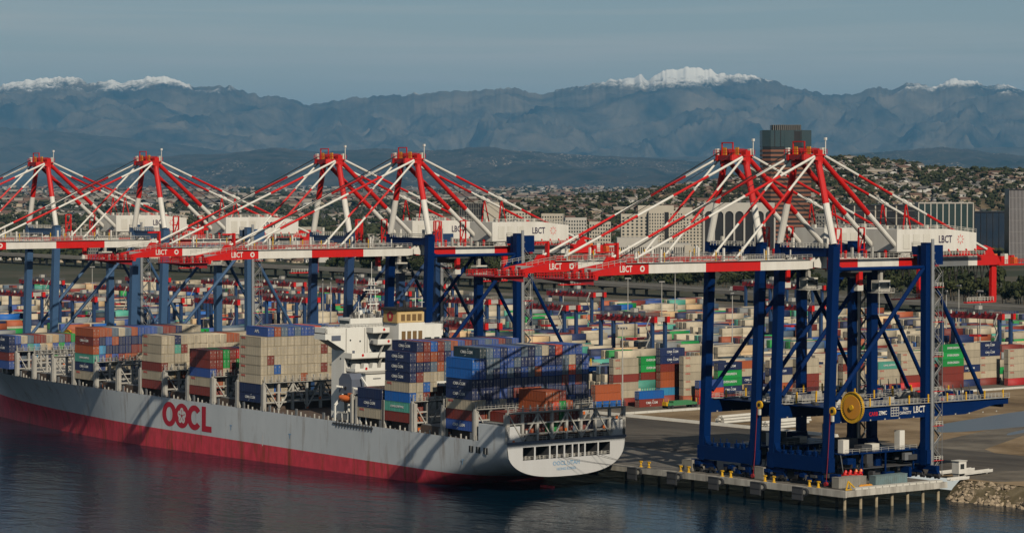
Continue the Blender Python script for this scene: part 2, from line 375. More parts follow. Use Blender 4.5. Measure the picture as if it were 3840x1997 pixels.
# ---------------------------------------------------------------- ship-to-shore cranes
def star_mesh(r, m, n=8):
    b = MB()
    for i in range(n):
        t = 2*math.pi*i/n; c, s = math.cos(t), math.sin(t)
        def P(rad, w): return (rad*c - w*s, 0, rad*s + w*c)
        b.add([P(r*0.36,0), P(r*0.62,r*0.15), P(r,0), P(r*0.62,-r*0.15)], [(0,1,2,3)], m)
    return b.mesh('star_emblem')
def ring_mesh(r, m, n=18, inner=0.5):
    b = MB(); vs = []; fs = []
    for i in range(n):
        t = 2*math.pi*i/n; vs += [(r*math.cos(t),0,r*math.sin(t)), (r*inner*math.cos(t),0,r*inner*math.sin(t))]
    for i in range(n): j = (i+1)%n; fs.append((2*i,2*i+1,2*j+1,2*j))
    b.add(vs, fs, m); return b.mesh('ring_emblem')

def banded(a, b_, r, cols, n=10, splits=None):
    B = MB(); a, b_ = Vector(a), Vector(b_)
    k = len(cols); splits = splits or [i/k for i in range(k+1)]
    for i, c in enumerate(cols): B.tube(a+(b_-a)*splits[i], a+(b_-a)*splits[i+1], r, c, n, caps=(i in (0, k-1)))
    return B

def make_crane():
    R = empty('ship_to_shore_crane')
    G = 43.0; W = 10.4
    # legs
    for x0, x1 in ((5.0, 7.3), (G, G)):
        for s in (-1, 1):
            b = MB(); b.beam((x0, s*W, 3.6),(x1, s*W, 64.6), 2.5, 2.0, 'navy')       # along y 2.5
            b.box(x1-1.0, x1+1.0, s*W-1.25, s*W+1.25, 64.6, 65.0, 'navy')
            o = b.build('leg', R)
    for x in (5.0, G):
        b = MB(); b.box(x-1.15, x+1.15, -W-1.6, W+1.6, 3.9, 7.8, 'navy')
        for s in (-1, 1):                                                               # rounded haunches
            b.prism([(s*(W-1.2),7.75),(s*(W-3.4),7.75),(s*(W-1.9),8.6),(s*(W-1.2),10.4)], 'x', x-0.9, x+0.9, 'navy')
        b.build('sill_beam', R)
        for s in (-1, 1):
            g = MB(); c = s*W
            g.beam((x, c-4.6, 3.0),(x, c+4.6, 3.0), 1.3, 1.2, 'navy')
            for d in (-3.1, 3.1):
                g.prism([(c+d-1.2,3.0),(c+d+1.2,3.0),(c+d+2.0,1.4),(c+d-2.0,1.4)], 'x', x-0.5, x+0.5, 'navy')
                for e in (-1.25, 1.25):
                    g.box(x-0.45, x+0.45, c+d+e-0.95, c+d+e+0.95, 0.75, 1.55, 'darkgrey')
            bo = g.build('bogie', R)
            wb = MB(); wb.tube((-0.22,0,0),(0.22,0,0),0.42,'darkgrey',12); wm = wb.mesh('wheel')
            for d in (-4.9,-3.7,-1.3-0.3,-0.7,0.7,1.6,3.7,4.9): link('wheel', wm, bo, (x, c+d, 0.42))
    # machinery and walkways on the water side sill
    b = MB()
    for y in (-6,-3.4,0.5,3.2,6): b.box(4.2,5.4,y-0.5,y+0.5,7.8,8.9+0.3*math.sin(y*5),'navy'); b.tube((4.6,y,8.8),(4.6,y,10.2),0.12,'navy',6)
    b.rail([(3.9,-8,7.8),(3.9,8,7.8)],'navy'); b.build('sill_fittings', R)
    # electrical platforms on the landward side, low between the legs
    b = MB(); b.box(20,42,-8,8,7.6,8.0,'navy'); b.box(14,20,-7.5,7.5,7.6,7.9,'navy')
    for x,y,w,d,h,m in ((24,-5,4,3,1.8,'darkgrey'),(29,-3.4,3.4,2.4,1.8,'bone'),(36.8,-6.4,2.0,2.0,5.2,'white'),(33,2,4,4,2.6,'navy'),(25,3,5,5,3,'darkgrey'),(16.4,-5,2.2,2.0,3.6,'white')):
        b.box(x-w/2,x+w/2,y-d/2,y+d/2,8.0,8.0+h,m)
    b.rail([(14,-8,8.0),(42,-8,8.0)],'lightgrey'); b.rail([(20,8,8.0),(42,8,8.0)],'lightgrey')
    for x in (21,30,41):
        for y in (-7.6,7.6): b.box(x-0.2,x+0.2,y-0.2,y+0.2,2.4,7.6,'navy')
    b.box(20,42,-7.2,7.2,3.4,3.7,'darkgrey')
    b.build('equipment_platform', R)
    b = MB(); r_ = random.Random(3)
    for k in range(46):
        x, y, z = r_.uniform(13,46), r_.uniform(-8,8), r_.choice([0.3,0.3,3.7,3.7,5.0]); w, d, h = r_.uniform(0.8,3.6), r_.uniform(0.8,3.2), r_.uniform(0.8,3.2)
        b.box(x-w/2,x+w/2,y-d/2,y+d/2,z,min(z+h,7.5),r_.choice(['navy','navy','darkgrey','black','darkgrey','grey']))
    for k in range(20): x, y = r_.uniform(14,45), r_.uniform(-8,8); b.tube((x,y,0.3),(x+r_.uniform(-2,2),y,7.6),0.12,r_.choice(['navy','grey','black']),5)
    q = b.build('drive_gear', R); tag(q, kind='stuff')
    b = MB()
    for k in range(34):
        y, z = r_.uniform(-13.5,13.5), r_.uniform(0.3,2.6); w, d, h = r_.uniform(0.5,1.6), r_.uniform(0.5,2.2), r_.uniform(0.4,1.4)
        b.box(5.0+r_.uniform(-1.5,1.5)-w/2,5.0+r_.uniform(-1.2,1.2)+w/2,y-d/2,y+d/2,z,z+h,r_.choice(['navy','navy','darkgrey','black','gold' if k%11==0 else 'navy']))
    q = b.build('travel_gear', R); tag(q, kind='stuff')
    # portal beams with landward cantilever, railings
    for s in (-1, 1):
        y = s*W
        b = MB(); pts = [(5.9,16.9),(58,16.9),(70,19.0),(75.8,19.0),(75.8,20.8),(5.9,20.8)]
        b.prism(pts, 'y', y-0.8, y+0.8, 'navy')
        for k in range(12): b.box(9+5.6*k, 9.5+5.6*k, y-0.86, y-0.8, 16.95, 17.3, 'lightgrey')
        pb = b.build('portal_beam', R)
        r = MB(); r.rail([(8,y-1.3,20.9),(75.8,y-1.3,20.9)],'lightgrey',1.15,1.5,0.07); r.rail([(8,y+1.3,20.9),(75.8,y+1.3,20.9)],'lightgrey',1.15,1.5,0.07)
        r.box(7.5,75.8,y-1.4,y-0.84,20.75,20.88,'lightgrey'); r.box(7.5,75.8,y+0.84,y+1.4,20.75,20.88,'lightgrey')
        for k in range(9): r.box(12+7.6*k,12.35+7.6*k,y-1.45,y-1.1,20.9,23.2,'yellow')
        r.build('railing', pb)
        if s < 0:
            for tx, px, sz in (('LBCT', 39.5, 2.5),):
                t = link('lettering', text_mesh(tx, sz, 'white', 0.8), pb, (px, y-0.83, 19.1))
            t = link('lettering', text_mesh('CARB', 1.5, 'red', 0.9), pb, (21.6, y-0.83, 18.7))
            t = link('lettering', text_mesh('ZPMC', 1.5, 'white', 0.8), pb, (25.2, y-0.83, 18.8))
            t = link('lettering', text_mesh('TON\nCAPACITY', 1.1, 'white', 0.9), pb, (34.0, y-0.83, 19.0))
            g = MB()
            for q in range(4): g.box(28.3,31.5,y-0.84,y-0.81,17.7+q*0.75,17.95+q*0.75,'lightgrey')
            for q in range(4): g.box(28.3+q,28.5+q,y-0.85,y-0.82,17.7,20.3,'lightgrey')
            g.build('spec_plate', pb)
        # braces and the upper tie
        b = MB(); b.tube((8,y,23.0),(42.3,y,58.5),0.62,'navy',10); b.build('diagonal_brace', R)
        b = MB(); b.tube((44,y,57.0),(66.5,y,21.0),0.60,'navy',10); b.build('rear_brace', R)
        b = MB(); b.tube((8.0,y,58.2),(42.2,y,58.2),0.55,'navy',10); b.prism([(7.6,56.6),(10.6,57.9),(10.6,58.5),(7.6,59.6)],'y',y-0.25,y+0.25,'navy'); b.build('upper_tie', R)
    for x in (26.0, 60.0, 75.0):
        b = MB(); b.box(x-0.6,x+0.6,-W+0.8,W-0.8,18.0,19.8,'navy'); b.build('portal_cross_beam', R)
    # gear carried on the cantilever
    b = MB(); b.box(50,74,-9.4,9.4,20.3,20.7,'navy')
    for k in range(26):
        x, y = rng.uniform(46,73), rng.uniform(-8,8); w, d, h = rng.uniform(0.6,2.4), rng.uniform(0.6,2.4), rng.uniform(0.5,2.2)
        b.box(x-w/2,x+w/2,y-d/2,y+d/2,20.7,20.7+h, ['navy','darkgrey','lightgrey','navy','bone','red'][k%6])
    for k in range(8): b.tube((47+3.3*k,-5,21),(48.5+3.3*k,-3,24.5),0.15,'darkgrey',5)
    b.build('hatch_platform', R)
    b = MB(); b.box(10,42,-9.4,9.4,20.3,20.6,'navy')
    for k in range(16):
        x, y = rng.uniform(12,40), rng.uniform(-8,8); w, d, h = rng.uniform(0.6,2.4), rng.uniform(0.6,2.4), rng.uniform(0.5,1.8)
        b.box(x-w/2,x+w/2,y-d/2,y+d/2,20.6,20.6+h, ['navy','lightgrey','bone','darkgrey'][k%4])
    b.build('lashing_platform', R)
    # cross beams between the leg tops
    for x in (7.3, G):
        b = MB(); b.box(x-0.9,x+0.9,-W+1.26,W-1.26,61.6,63.9,'navy'); b.rail([(x-0.9,-W+1.5,63.9),(x-0.9,W-1.5,63.9)],'lightgrey'); b.build('top_beam', R)
    b = MB(); b.box(G-0.9,G+8.0,-W+1.3,-W+2.6,58.8,64.2,'navy'); b.box(G-0.9,G+8.0,W-2.6,W-1.3,58.8,64.2,'navy'); split(b,'girder_hanger', R)
    # boom: twin girders with colour bands
    for s in (-1, 1):
        y0, y1 = s*4.4-0.45, s*4.4+0.45
        b = MB()
        b.prism([(-72.6,56.9),(-71.2,56.9),(-70.9,57.9),(-54,58.2),(-54,60.9),(-62,60.75),(-72.6,59.0)], 'y', y0, y1, 'red')
        b.prism([(-61.6,60.7),(-57.0,60.8),(-58.3,62.4),(-60.2,62.4)], 'y', y0+0.1, y1-0.1, 'red')
        for xa, xb, m in ((-54,-34.2,'white'),(-34.2,-14.6,'red'),(-14.6,2.3,'white')): b.box(xa,xb,y0,y1,58.25,60.85,m)
        b.prism([(2.3,58.2),(5.2,58.6),(5.2,60.3),(2.3,60.9)],'y',y0,y1,'white')
        bg_ = b.build('boom_girder', R)
        if s < 0:
            link('lettering', text_mesh('LBCT', 2.3, 'white', 0.78), bg_, (-61.8, y0-0.03, 59.45))
            link('ring_emblem', ring_mesh(0.8,'white'), bg_, (-56.2, y0-0.03, 59.5))
        r = MB(); r.rail([(-72,y0-0.5,59.6),(-62,y0-0.5,61.0),(4,y0-0.5,61.0)] if s<0 else [(-72,y1+0.5,59.6),(-62,y1+0.5,61.0),(4,y1+0.5,61.0)],'lightgrey',1.2,1.8,0.07)
        ya, yb = (y0-0.55,y0+0.1) if s<0 else (y1-0.1,y1+0.55)
        r.box(-62,4,ya,yb,60.92,61.02,'lightgrey')
        for k in range(7): r.box(-58+9*k,-57.75+9*k,(ya+yb)/2-0.12,(ya+yb)/2+0.12,61.0,63.6,'yellow' if k%2 else 'white')
        r.rail([(-60,s*3.4,61.0),(-20,s*3.4,61.0)],'red',1.0,1.6,0.07)
        r.build('boom_walkway', bg_)
        # fixed girder behind the hinge
        b = MB()
        for xa, xb, m in ((9.2,21.8,'red'),(21.8,37.8,'white'),(37.8,G+0.9,'red'),(G+0.9,53.8,'darkred'),(53.8,65.9,'grey'),(65.9,69.6,'white')): b.box(xa,xb,y0,y1,58.1,60.9,m)
        b.prism([(69.6,58.1),(80.0,58.1),(78.0,60.9),(69.6,60.9)],'y',y0,y1,'red')
        gd = b.build('fixed_girder', R)
        r = MB(); r.rail([(9,s*5.9,60.9),(44,s*5.9,60.9)],'lightgrey',1.2,1.8,0.07); r.box(9,44,min(s*5.2,s*6.0),max(s*5.2,s*6.0),60.75,60.88,'lightgrey'); r.build('girder_walkway', gd)
        b = MB(); b.prism([(4.6,58.8),(9.4,58.3),(9.4,60.8),(7.0,61.6),(4.6,60.4)],'y',s*4.5-0.95,s*4.5-0.75,'white'); b.prism([(4.6,58.8),(9.4,58.3),(9.4,60.8),(7.0,61.6),(4.6,60.4)],'y',s*4.5+0.75,s*4.5+0.95,'white'); b.build('hinge_plate', R)
    b = MB()
    for x in np.arange(-68, 4, 8.0): b.box(x-0.35,x+0.35,-3.75,3.75,58.7,59.7,'white')
    for x in (14,22,30,38,50,58,66,74): b.box(x-0.35,x+0.35,-3.75,3.75,58.7,59.7,'white')
    split(b,'cross_tie', R)
    # tip platform with red railings
    b = MB(); b.box(-83,-72.6,-6,6,57.2,57.5,'darkred'); b.rail([(-72.6,-6,57.5),(-83,-6,57.5),(-83,6,57.5),(-72.6,6,57.5)],'red',1.3,1.0,0.09)
    for k in range(10): b.box(-82+0.95*k,-81.6+0.95*k,-5.6,-4.6,57.5,58.6+0.5*(k%3),['red','lightgrey','darkred'][k%3])
    b.prism([(-82,57.2),(-72.6,57.2),(-72.6,55.6)],'y',-5,-4.4,'darkred'); b.prism([(-82,57.2),(-72.6,57.2),(-72.6,55.6)],'y',4.4,5,'darkred')
    b.build('tip_platform', R)
    # lamp gantries and hoods on the boom
    b = MB()
    for x in (-50,-28,-12): b.box(x-0.25,x+0.25,-5.2,-4.7,61,64.4,'white'); b.box(x-0.25,x+0.25,4.7,5.2,61,64.4,'white')
    b.box(-57.2,-56.6,3.9,5.1,61,66.0,'red'); b.beam((-57,4.5,65.6),(-61,4.5,65.6),0.5,0.5,'red')
    split(b,'lamp_post', R)
    # mast: two raking legs, apex head with platforms, winches and mast light
    for s in (-1, 1):
        banded((7.0,s*W,65.0),(7.0,s*4.4,87.2),0.95,['white','red'],12,[0,0.49,1]).build('mast_leg', R)
        b = MB(); b.box(6.1,7.9,s*4.4-0.9,s*4.4+0.9,86.6,90.4,'red'); b.prism([(6.2,s*4.4-0.9),(2.6,s*3.0-0.4),(2.6,s*3.0+0.4),(6.2,s*4.4+0.9)],'z',87.6,89.2,'red'); b.build('mast_head', R)
        banded((8.2,s*4.5,88.0),(40.2,s*4.5,61.2),0.72,['red','white'],10,[0,0.56,1]).build('back_leg', R)
        # stays
        banded((5.4,s*4.7,88.6),(-58.9,s*4.7,61.9),0.36,['white','red','white','red','white'],8).build('forestay', R)
        banded((5.4,s*4.7,88.2),(-23.4,s*4.7,61.6),0.33,['white','red','white'],8).build('inner_forestay', R)
        bs = banded((9.0,s*4.5,88.9),(74.6,s*4.5,62.3),0.40,['white','red','white','red','white'],8,[0,0.2,0.4,0.61,0.79,1.0])
        for t in (0.475,0.505): p = Vector((9.0,s*4.5,88.9)).lerp(Vector((74.6,s*4.5,62.3)), t); bs.tube(p-Vector((0.6,0,-0.24)), p+Vector((0.6,0,-0.24)), 0.72,'white',8)
        bs.build('backstay', R)
        b = MB(); b.beam((40.9,s*4.5,76.0),(38.8,s*4.5,61.5),0.3,0.3,'red'); b.beam((40.9,s*4.5,76.0),(44.6,s*4.5,61.5),0.3,0.3,'red'); b.build('stay_prop', R)
        b = MB(); b.prism([(38.2,60.9),(43.0,60.9),(42.2,63.4),(39.4,63.4)],'y',s*4.5-0.5,s*4.5+0.5,'white'); b.beam((41.5,s*4.5,62.8),(46,s*4.5,66.8),0.5,0.5,'white'); b.build('anchor_bracket', R)
        b = MB(); b.prism([(72.6,60.9),(77.0,60.9),(75.2,63.2),(74.2,63.2)],'y',s*4.5-0.4,s*4.5+0.4,'red'); b.build('tail_bracket', R)
    b = MB(); b.box(5.2,8.8,-5.4,5.4,88.8,89.2,'red'); b.beam((7,-4.4,88.2),(7,4.4,88.2),1.4,1.6,'red')
    b.beam((3.4,-3.6,88.4),(3.4,3.6,88.4),1.0,1.2,'darkred'); b.rail([(4.0,-5.6,89.2),(4.0,5.6,89.2)],'red',1.3,1.1,0.09); b.rail([(9.2,-5.6,89.2),(9.2,5.6,89.2)],'red',1.3,1.1,0.09)
    ap = b.build('apex_platform', R)
    for y in (-2.4, 2.6):
        g = MB(); g.tube((5.8,y,90.2),(8.2,y,90.2),0.75,'darkred',12); g.box(5.3,5.6,y-0.7,y+0.7,89.2,91.3,'gold'); g.box(8.2,8.6,y-0.9,y+0.9,89.2,90.8,'red'); g.build('sheave', ap)
    g = MB(); g.beam((5,-1.2,89.2),(5,-1.2,92.6),0.3,0.3,'red'); g.beam((5,3.2,89.2),(5,3.2,92.6),0.3,0.3,'red'); g.beam((5,-1.35,92.6),(5,3.35,92.6),0.3,0.3,'red'); g.build('maintenance_gantry', ap)
    g = MB(); g.tube((9.0,-5.2,89.2),(9.0,-5.2,93.0),0.14,'bone',6); g.box(8.7,9.3,-5.5,-4.9,93.0,93.7,'white'); g.box(4.5,5.4,4.6,5.6,89.2,91.0,'white'); g.box(8.6,9.6,-4.4,-3.4,87.0,91.0,'bone'); g.build('mast_light', ap)
    # hoist and boom ropes running from the apex
    b = MB()
    for y in (3.4,2.9,-2.9): b.tube((4.0,y,90.0),(-57.0,y,62.0),0.09,'black',5); b.tube((9.0,y,90.0),(46,y,68.8),0.07,'black',5)
    split(b,'hoist_rope', R)
    # machinery house
    b = MB(); b.prism([(36.3,62.4),(68.4,62.4),(68.4,67.4),(56,68.6),(36.3,68.6)],'y',-5.6,6.4,'white')
    mh = b.build('machinery_house', R)
    t = link('lettering', text_mesh('LBCT', 2.9, 'navy_text', 0.8), mh, (55.6,-5.64,65.6))
    t = link('star_emblem', star_mesh(1.55,'pink'), mh, (61.8,-5.64,65.6))
    g = MB(); g.rail([(36.3,-5.6,68.6),(56,-5.6,68.6),(68.4,-5.6,67.4),(68.4,6.4,67.4)],'bone',1.0,1.4,0.06)
    for k in range(7): g.box(38+4*k,38.8+4*k,0,1.2,68.6,69.6,'bone')
    g.build('roof_rail', mh)
    g = MB(); g.box(44,70.5,-6.9,-5.65,61.0,61.15,'red')
    for k in range(7): g.beam((46+3.6*k,-5.7,62.9),(46+3.6*k,-6.8,61.1),0.3,0.3,'red')
    g.rail([(44,-6.9,61.15),(70.5,-6.9,61.15)],'bone',1.1,1.2,0.07); g.build('house_walkway', mh)
    g = MB()
    for x in (40,44,48): g.box(x-1.3,x+1.3,-5.68,-5.6,63.2,67.2,'bone')
    split(g,'louvre', mh)
    # rear service crane platform
    b = MB(); b.box(78,90,-5.5,5.5,57.9,58.3,'red'); b.rail([(80,-5.5,58.3),(90,-5.5,58.3),(90,5.5,58.3)],'red',1.2,1.2,0.08)
    for x,y,m in ((81.5,-3,'red'),(83,-3,'bone'),(85,-2,'red'),(87,-3,'orange'),(88,-1,'red'),(84,2,'orange')): b.box(x-0.7,x+0.7,y-0.8,y+0.8,58.3,60.6+0.6*math.sin(x),m)
    b.prism([(68,62.2),(88,62.2),(84,63.4),(70,63.2)],'y',5.0,6.2,'red')
    b.build('rear_platform', R)
    b = MB(); b.box(76.4,78.4,-4.2,-3.2,47.6,58.1,'red'); b.box(66,78,-4.4,-3.0,47.4,47.8,'red'); b.rail([(66,-4.4,47.8),(77,-4.4,47.8)],'bone',1.2,1.2,0.08); b.build('trolley_access_tower', R)
    # trolley and driver's cab
    b = MB(); b.box(19,27,-5,5,57.0,58.0,'darkgrey'); b.box(20.5,25.5,-3.2,3.2,55.6,57.0,'darkgrey'); b.box(22.0,23.4,-5.2,-4.0,53.6,57.2,'red'); b.box(21.6,23.8,-5.0,-3.6,52.0,53.6,'bone'); b.build('trolley', R)
    b = MB(); b.box(31,35.4,-4,-1,51.4,54.6,'bone'); b.box(31.4,35.0,-4.05,-3.98,52.2,53.9,'glass'); b.box(30.96,31.0,-3.7,-1.3,52.2,53.9,'glass'); b.box(30,36.5,-4.6,-0.6,51.1,51.35,'lightgrey'); b.beam((33,-2.5,54.6),(33,-2.5,57.5),1.0,1.0,'lightgrey'); b.rail([(30,-4.6,51.35),(36.5,-4.6,51.35)],'lightgrey',1.0,1.2,0.07); b.build('driver_cab', R)
    # festoon loops under the fixed girder
    b = MB()
    for k in range(11):
        x = 48+2.7*k; d = 3.2+1.6*math.sin(k*1.7)
        b.tube((x,-3.4,58.0),(x+0.9,-3.4,58.0-d),0.16,'black',5); b.tube((x+0.9,-3.4,58.0-d),(x+1.8,-3.4,58.0),0.16,'black',5)
    b.build('festoon_cables', R)
    # stair tower zig-zagging up the landward near leg
    b = MB(); x0, x1, y0 = G+1.3, G+4.6, -W-1.0; z = 1.5; k = 0
    while z < 56:
        a, c = (x0, x1) if k % 2 == 0 else (x1, x0)
        b.beam((a,y0,z),(c,y0,z+3.2),0.7,0.15,'grey'); b.tube((a,y0-0.5,z+1.0),(c,y0-0.5,z+4.2),0.06,'lightgrey',4)
        if k % 3 == 0: b.box(x0-0.4,x1+0.6,y0-0.8,y0+0.8,z+3.1,z+3.25,'red'); b.rail([(x0,y0-0.7,z+3.25),(x1+0.4,y0-0.7,z+3.25)],'bone',1.1,1.0,0.08)
        z += 3.2; k += 1
    for x in (x0,x1): b.tube((x,y0+0.8,0.3),(x,y0+0.8,57),0.12,'grey',5); b.tube((x,y0-0.8,0.3),(x,y0-0.8,57),0.10,'grey',5)
    b.build('stair_tower', R)
    b = MB(); b.box(G+0.4,G+1.3,-W-1.7,-W-1.3,0.2,66,'steel'); 
    for k in range(30): b.box(G+1.3,G+1.7,-W-1.7,-W-1.3,1+2.1*k,1.5+2.1*k,'grey')
    b.build('elevator_rail', R)
    # ladders on the water side mast
    b = MB()
    for y in (-W+1.7, -6.2, 6.2): b.box(7.6,8.3,y-0.35,y+0.35,59,66.5,'bone')
    for x,y in ((16,-2),(19,3),(29,2)):
        b.beam((x,y,61),(x,y,69),0.35,0.35,'red'); b.beam((x+2.2,y,61),(x+2.2,y,69),0.35,0.35,'red')
        for zz in (63,66,69): b.beam((x,y,zz),(x+2.2,y,zz),0.3,0.3,'red')
        b.beam((x,y,62),(x+2.2,y,68),0.25,0.25,'red')
    split(b,'reeving_bar', R)
    b = MB(); b.rail([(5.8,-8.8,64.0),(5.8,8.8,64.0)],'bone',1.2,1.2,0.08); b.build('mast_railing', R)
    b = MB()
    for k in range(12): b.box(9.5+2.6*k,10.1+2.6*k,-2,-1.4,60.9,62.2+0.8*(k%3),['bone','red','lightgrey'][k%3])
    split(b,'hoist_fitting', R)
    # power cable down the water side leg
    b = MB(); b.tube((4.6,-W-1.4,20),(3.6,-W-1.4,6),0.09,'darkred',5); b.tube((3.6,-W-1.4,6),(3.0,-W-1.5,1.2),0.09,'darkred',5); b.tube((2.7,-W-1.4,0.9),(3.4,-W-1.4,0.9),0.6,'darkred',10); b.build('power_cable', R)
    # cable reel: spoked disc facing the water
    b = MB(); cx, cy, cz, rad = 8.9, -W-5.4, 21.4, 4.1; n = 40
    b.tube((cx-0.25,cy,cz),(cx+0.25,cy,cz),rad*0.76,'gold',n); b.tube((cx-0.6,cy,cz),(cx+0.6,cy,cz),0.7,'yellow',12)
    for i in range(n):
        t = 2*math.pi*i/n; c, s = math.cos(t), math.sin(t)
        b.beam((cx,cy+rad*0.74*c,cz+rad*0.74*s),(cx,cy+rad*c,cz+rad*s),0.22,0.4,'yellow')
        t2 = 2*math.pi*(i+1)/n
        b.beam((cx-0.25,cy+rad*c,cz+rad*s),(cx-0.25,cy+rad*math.cos(t2),cz+rad*math.sin(t2)),0.16,0.2,'yellow'); b.beam((cx+0.25,cy+rad*c,cz+rad*s),(cx+0.25,cy+rad*math.cos(t2),cz+rad*math.sin(t2)),0.16,0.2,'yellow')
    b.beam((cx+0.4,cy,cz),(cx+0.4,-W-1.0,cz-0.5),0.8,0.8,'navy'); b.build('cable_reel', R)
    b = MB(); b.tube((4.6,-W-2.0,20.4),(5.1,-W-2.0,20.4),1.15,'yellow',16); b.tube((4.55,-W-2.0,20.4),(5.15,-W-2.0,20.4),0.55,'black',12); b.box(4.5,5.2,-W-2.3,-W-1.7,17.6,19.2,'bone'); b.build('guide_pulley', R)
    return R
crane0 = make_crane()
CR = [(22.2,'navy','red and white container crane standing at the very end of the quay'),
      (50.6,'navy','red and white crane second from the quay end, close beside its neighbour'),
      (203.2,'navy','blue legged crane just behind the wheelhouse of the ship'),
      (246.8,'navy_mid','crane behind the bay of beige boxes ahead of the wheelhouse'),
      (361.8,'navy_pale','pale blue legged crane behind the forward container bays'),
      (440.0,'navy_pale','farthest pale crane of the quay, cut by the picture edge')]
for i, (yc, nv, lab) in enumerate(CR):
    c = crane0 if i == 0 else copy_tree(crane0)
    if i == 1:                                              # reel left out here, since it would lie dark in shade
        for ch in list(c.children):
            if ch.name.startswith('cable_reel'): bpy.data.objects.remove(ch)
    c.location = (0, yc, QZ); tag(c, lab, 'crane', 'cranes along the quay')
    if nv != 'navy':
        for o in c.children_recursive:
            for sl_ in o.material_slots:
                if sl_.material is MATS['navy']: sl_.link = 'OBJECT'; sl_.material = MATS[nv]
# ---------------------------------------------------------------- container ship
def hull_mat(name, base, alt, rust, rustamt, sc):
    m = bpy.data.materials.new(name); m.use_nodes = True; N, L = m.node_tree.nodes, m.node_tree.links
    p = N['Principled BSDF']; p.inputs['Roughness'].default_value = 0.5; p.inputs['Specular IOR Level'].default_value = 0.35
    g = N.new('ShaderNodeNewGeometry')
    def noise(scale, stretch, det=6):
        mp = N.new('ShaderNodeMapping'); mp.inputs['Scale'].default_value = stretch; n = N.new('ShaderNodeTexNoise'); n.inputs['Scale'].default_value = scale; n.inputs['Detail'].default_value = det; n.inputs['Roughness'].default_value = 0.66
        L.new(g.outputs['Position'], mp.inputs[0]); L.new(mp.outputs[0], n.inputs['Vector']); return n
    n1 = noise(sc, (1,1,0.5)); n2 = noise(0.22, (1,1,0.16)); n3 = noise(0.9,(1,1,0.10))
    r1 = N.new('ShaderNodeMapRange'); r1.inputs['From Min'].default_value = 0.35; r1.inputs['From Max'].default_value = 0.7
    L.new(n1.outputs['Fac'], r1.inputs['Value'])
    a = N.new('ShaderNodeMix'); a.data_type = 'RGBA'; a.inputs['A'].default_value = (*base,1); a.inputs['B'].default_value = (*alt,1); L.new(r1.outputs['Result'], a.inputs['Factor'])
    r2 = N.new('ShaderNodeMapRange'); r2.inputs['From Min'].default_value = 0.55 if name == 'hull_red' else 0.57; r2.inputs['From Max'].default_value = 0.66 if name == 'hull_red' else 0.72; r2.inputs['To Max'].default_value = rustamt
    mul = N.new('ShaderNodeMath'); mul.operation = 'MULTIPLY'; mul.inputs[1].default_value = 1.0
    ad = N.new('ShaderNodeMath'); ad.operation = 'ADD'
    h = N.new('ShaderNodeMath'); h.operation = 'MULTIPLY'; h.inputs[1].default_value = 0.35
    L.new(n3.outputs['Fac'], h.inputs[0]); hh = N.new('ShaderNodeMath'); hh.operation = 'MULTIPLY'; hh.inputs[1].default_value = 0.72; L.new(n2.outputs['Fac'], hh.inputs[0])
    L.new(h.outputs[0], ad.inputs[0]); L.new(hh.outputs[0], ad.inputs[1]); L.new(ad.outputs[0], r2.inputs['Value'])
    c = N.new('ShaderNodeMix'); c.data_type = 'RGBA'; c.inputs['B'].default_value = (*rust,1); L.new(a.outputs['Result'], c.inputs['A']); L.new(r2.outputs['Result'], c.inputs['Factor'])
    L.new(c.outputs['Result'], p.inputs['Base Color']); MATS[name] = m
hull_mat('hull_grey', (0.56,0.59,0.61), (0.47,0.50,0.52), (0.19,0.12,0.07), 0.6, 0.08)
hull_mat('hull_red', (0.74,0.06,0.095), (0.44,0.045,0.055), (0.22,0.06,0.02), 0.9, 0.3)
mat('hull_white', (0.56,0.56,0.56), 0.45, 0.16, 0.4, dirtcol=(0.3,0.28,0.25), streak=True)
mat('logo_red', (0.42,0.012,0.03), 0.5, 0.08, 0.5, dirtcol=(0.3,0.05,0.05))
mat('logo_white', (0.60,0.58,0.57), 0.5, 0.05)
mat('logo_blue', (0.16,0.33,0.52), 0.5, 0.3, 0.6, dirtcol=(0.5,0.52,0.54))
mat('ship_white', (0.80,0.785,0.73), 0.45, 0.16, 0.4, dirtcol=(0.40,0.33,0.24), streak=True)
mat('tan', (0.50,0.33,0.13), 0.55, 0.2, 0.4)
mat('tan_light', (0.66,0.47,0.22), 0.55, 0.2, 0.4)
mat('window_brown', (0.20,0.12,0.05), 0.4, 0.3, 1.0)
mat('deck_brown', (0.10,0.07,0.055), 0.8, 0.4, 0.3)
mat('greyblue', (0.12,0.14,0.19), 0.5, 0.3, 0.4)
TRIM = 0.015
ship = empty('container_ship', (-24.65, 86.0, 0.0)); ship.rotation_euler = (TRIM, 0, 0)
tag(ship, 'long grey and red container ship berthed at the quay, stern to the viewer', 'ship')
SHIPM = Matrix.Translation((-24.65, 86.0, 0.0)) @ Matrix.Rotation(TRIM, 4, 'X')
HB = 21.65; ZT = 12.9
def sm(t): t = min(1,max(0,t)); return t*t*(3-2*t)
def hull_b(y, z):
    zb = 2.9 + (-13.5-2.9)*sm(y/85) ; n = 2.7 + 6.5*sm(y/55)
    ze = max(z, zb); f = min(1, max(0, (ZT-ze)/(ZT-zb))); b = HB*max(0.0, 1-f**n)**(1/n)
    if y > 188:
        u = min(1,(y-188)/145); h = min(1,max(0,(z+3)/16)); fr = (1-h**1.5)*(1-u**1.45) + h**1.5*(1-u**5.5); b *= max(0.0, fr)
    return b, ze
ys_ = list(np.linspace(0,60,16)) + list(np.linspace(66,186,17)) + list(np.linspace(190,333,40))
zs_ = [12.9,11.5,10,8.5,7,5.5,4,3.2,2.5,1.8,1.0,0,-1,-2,-3.5,-6,-9,-13]
b = MB()
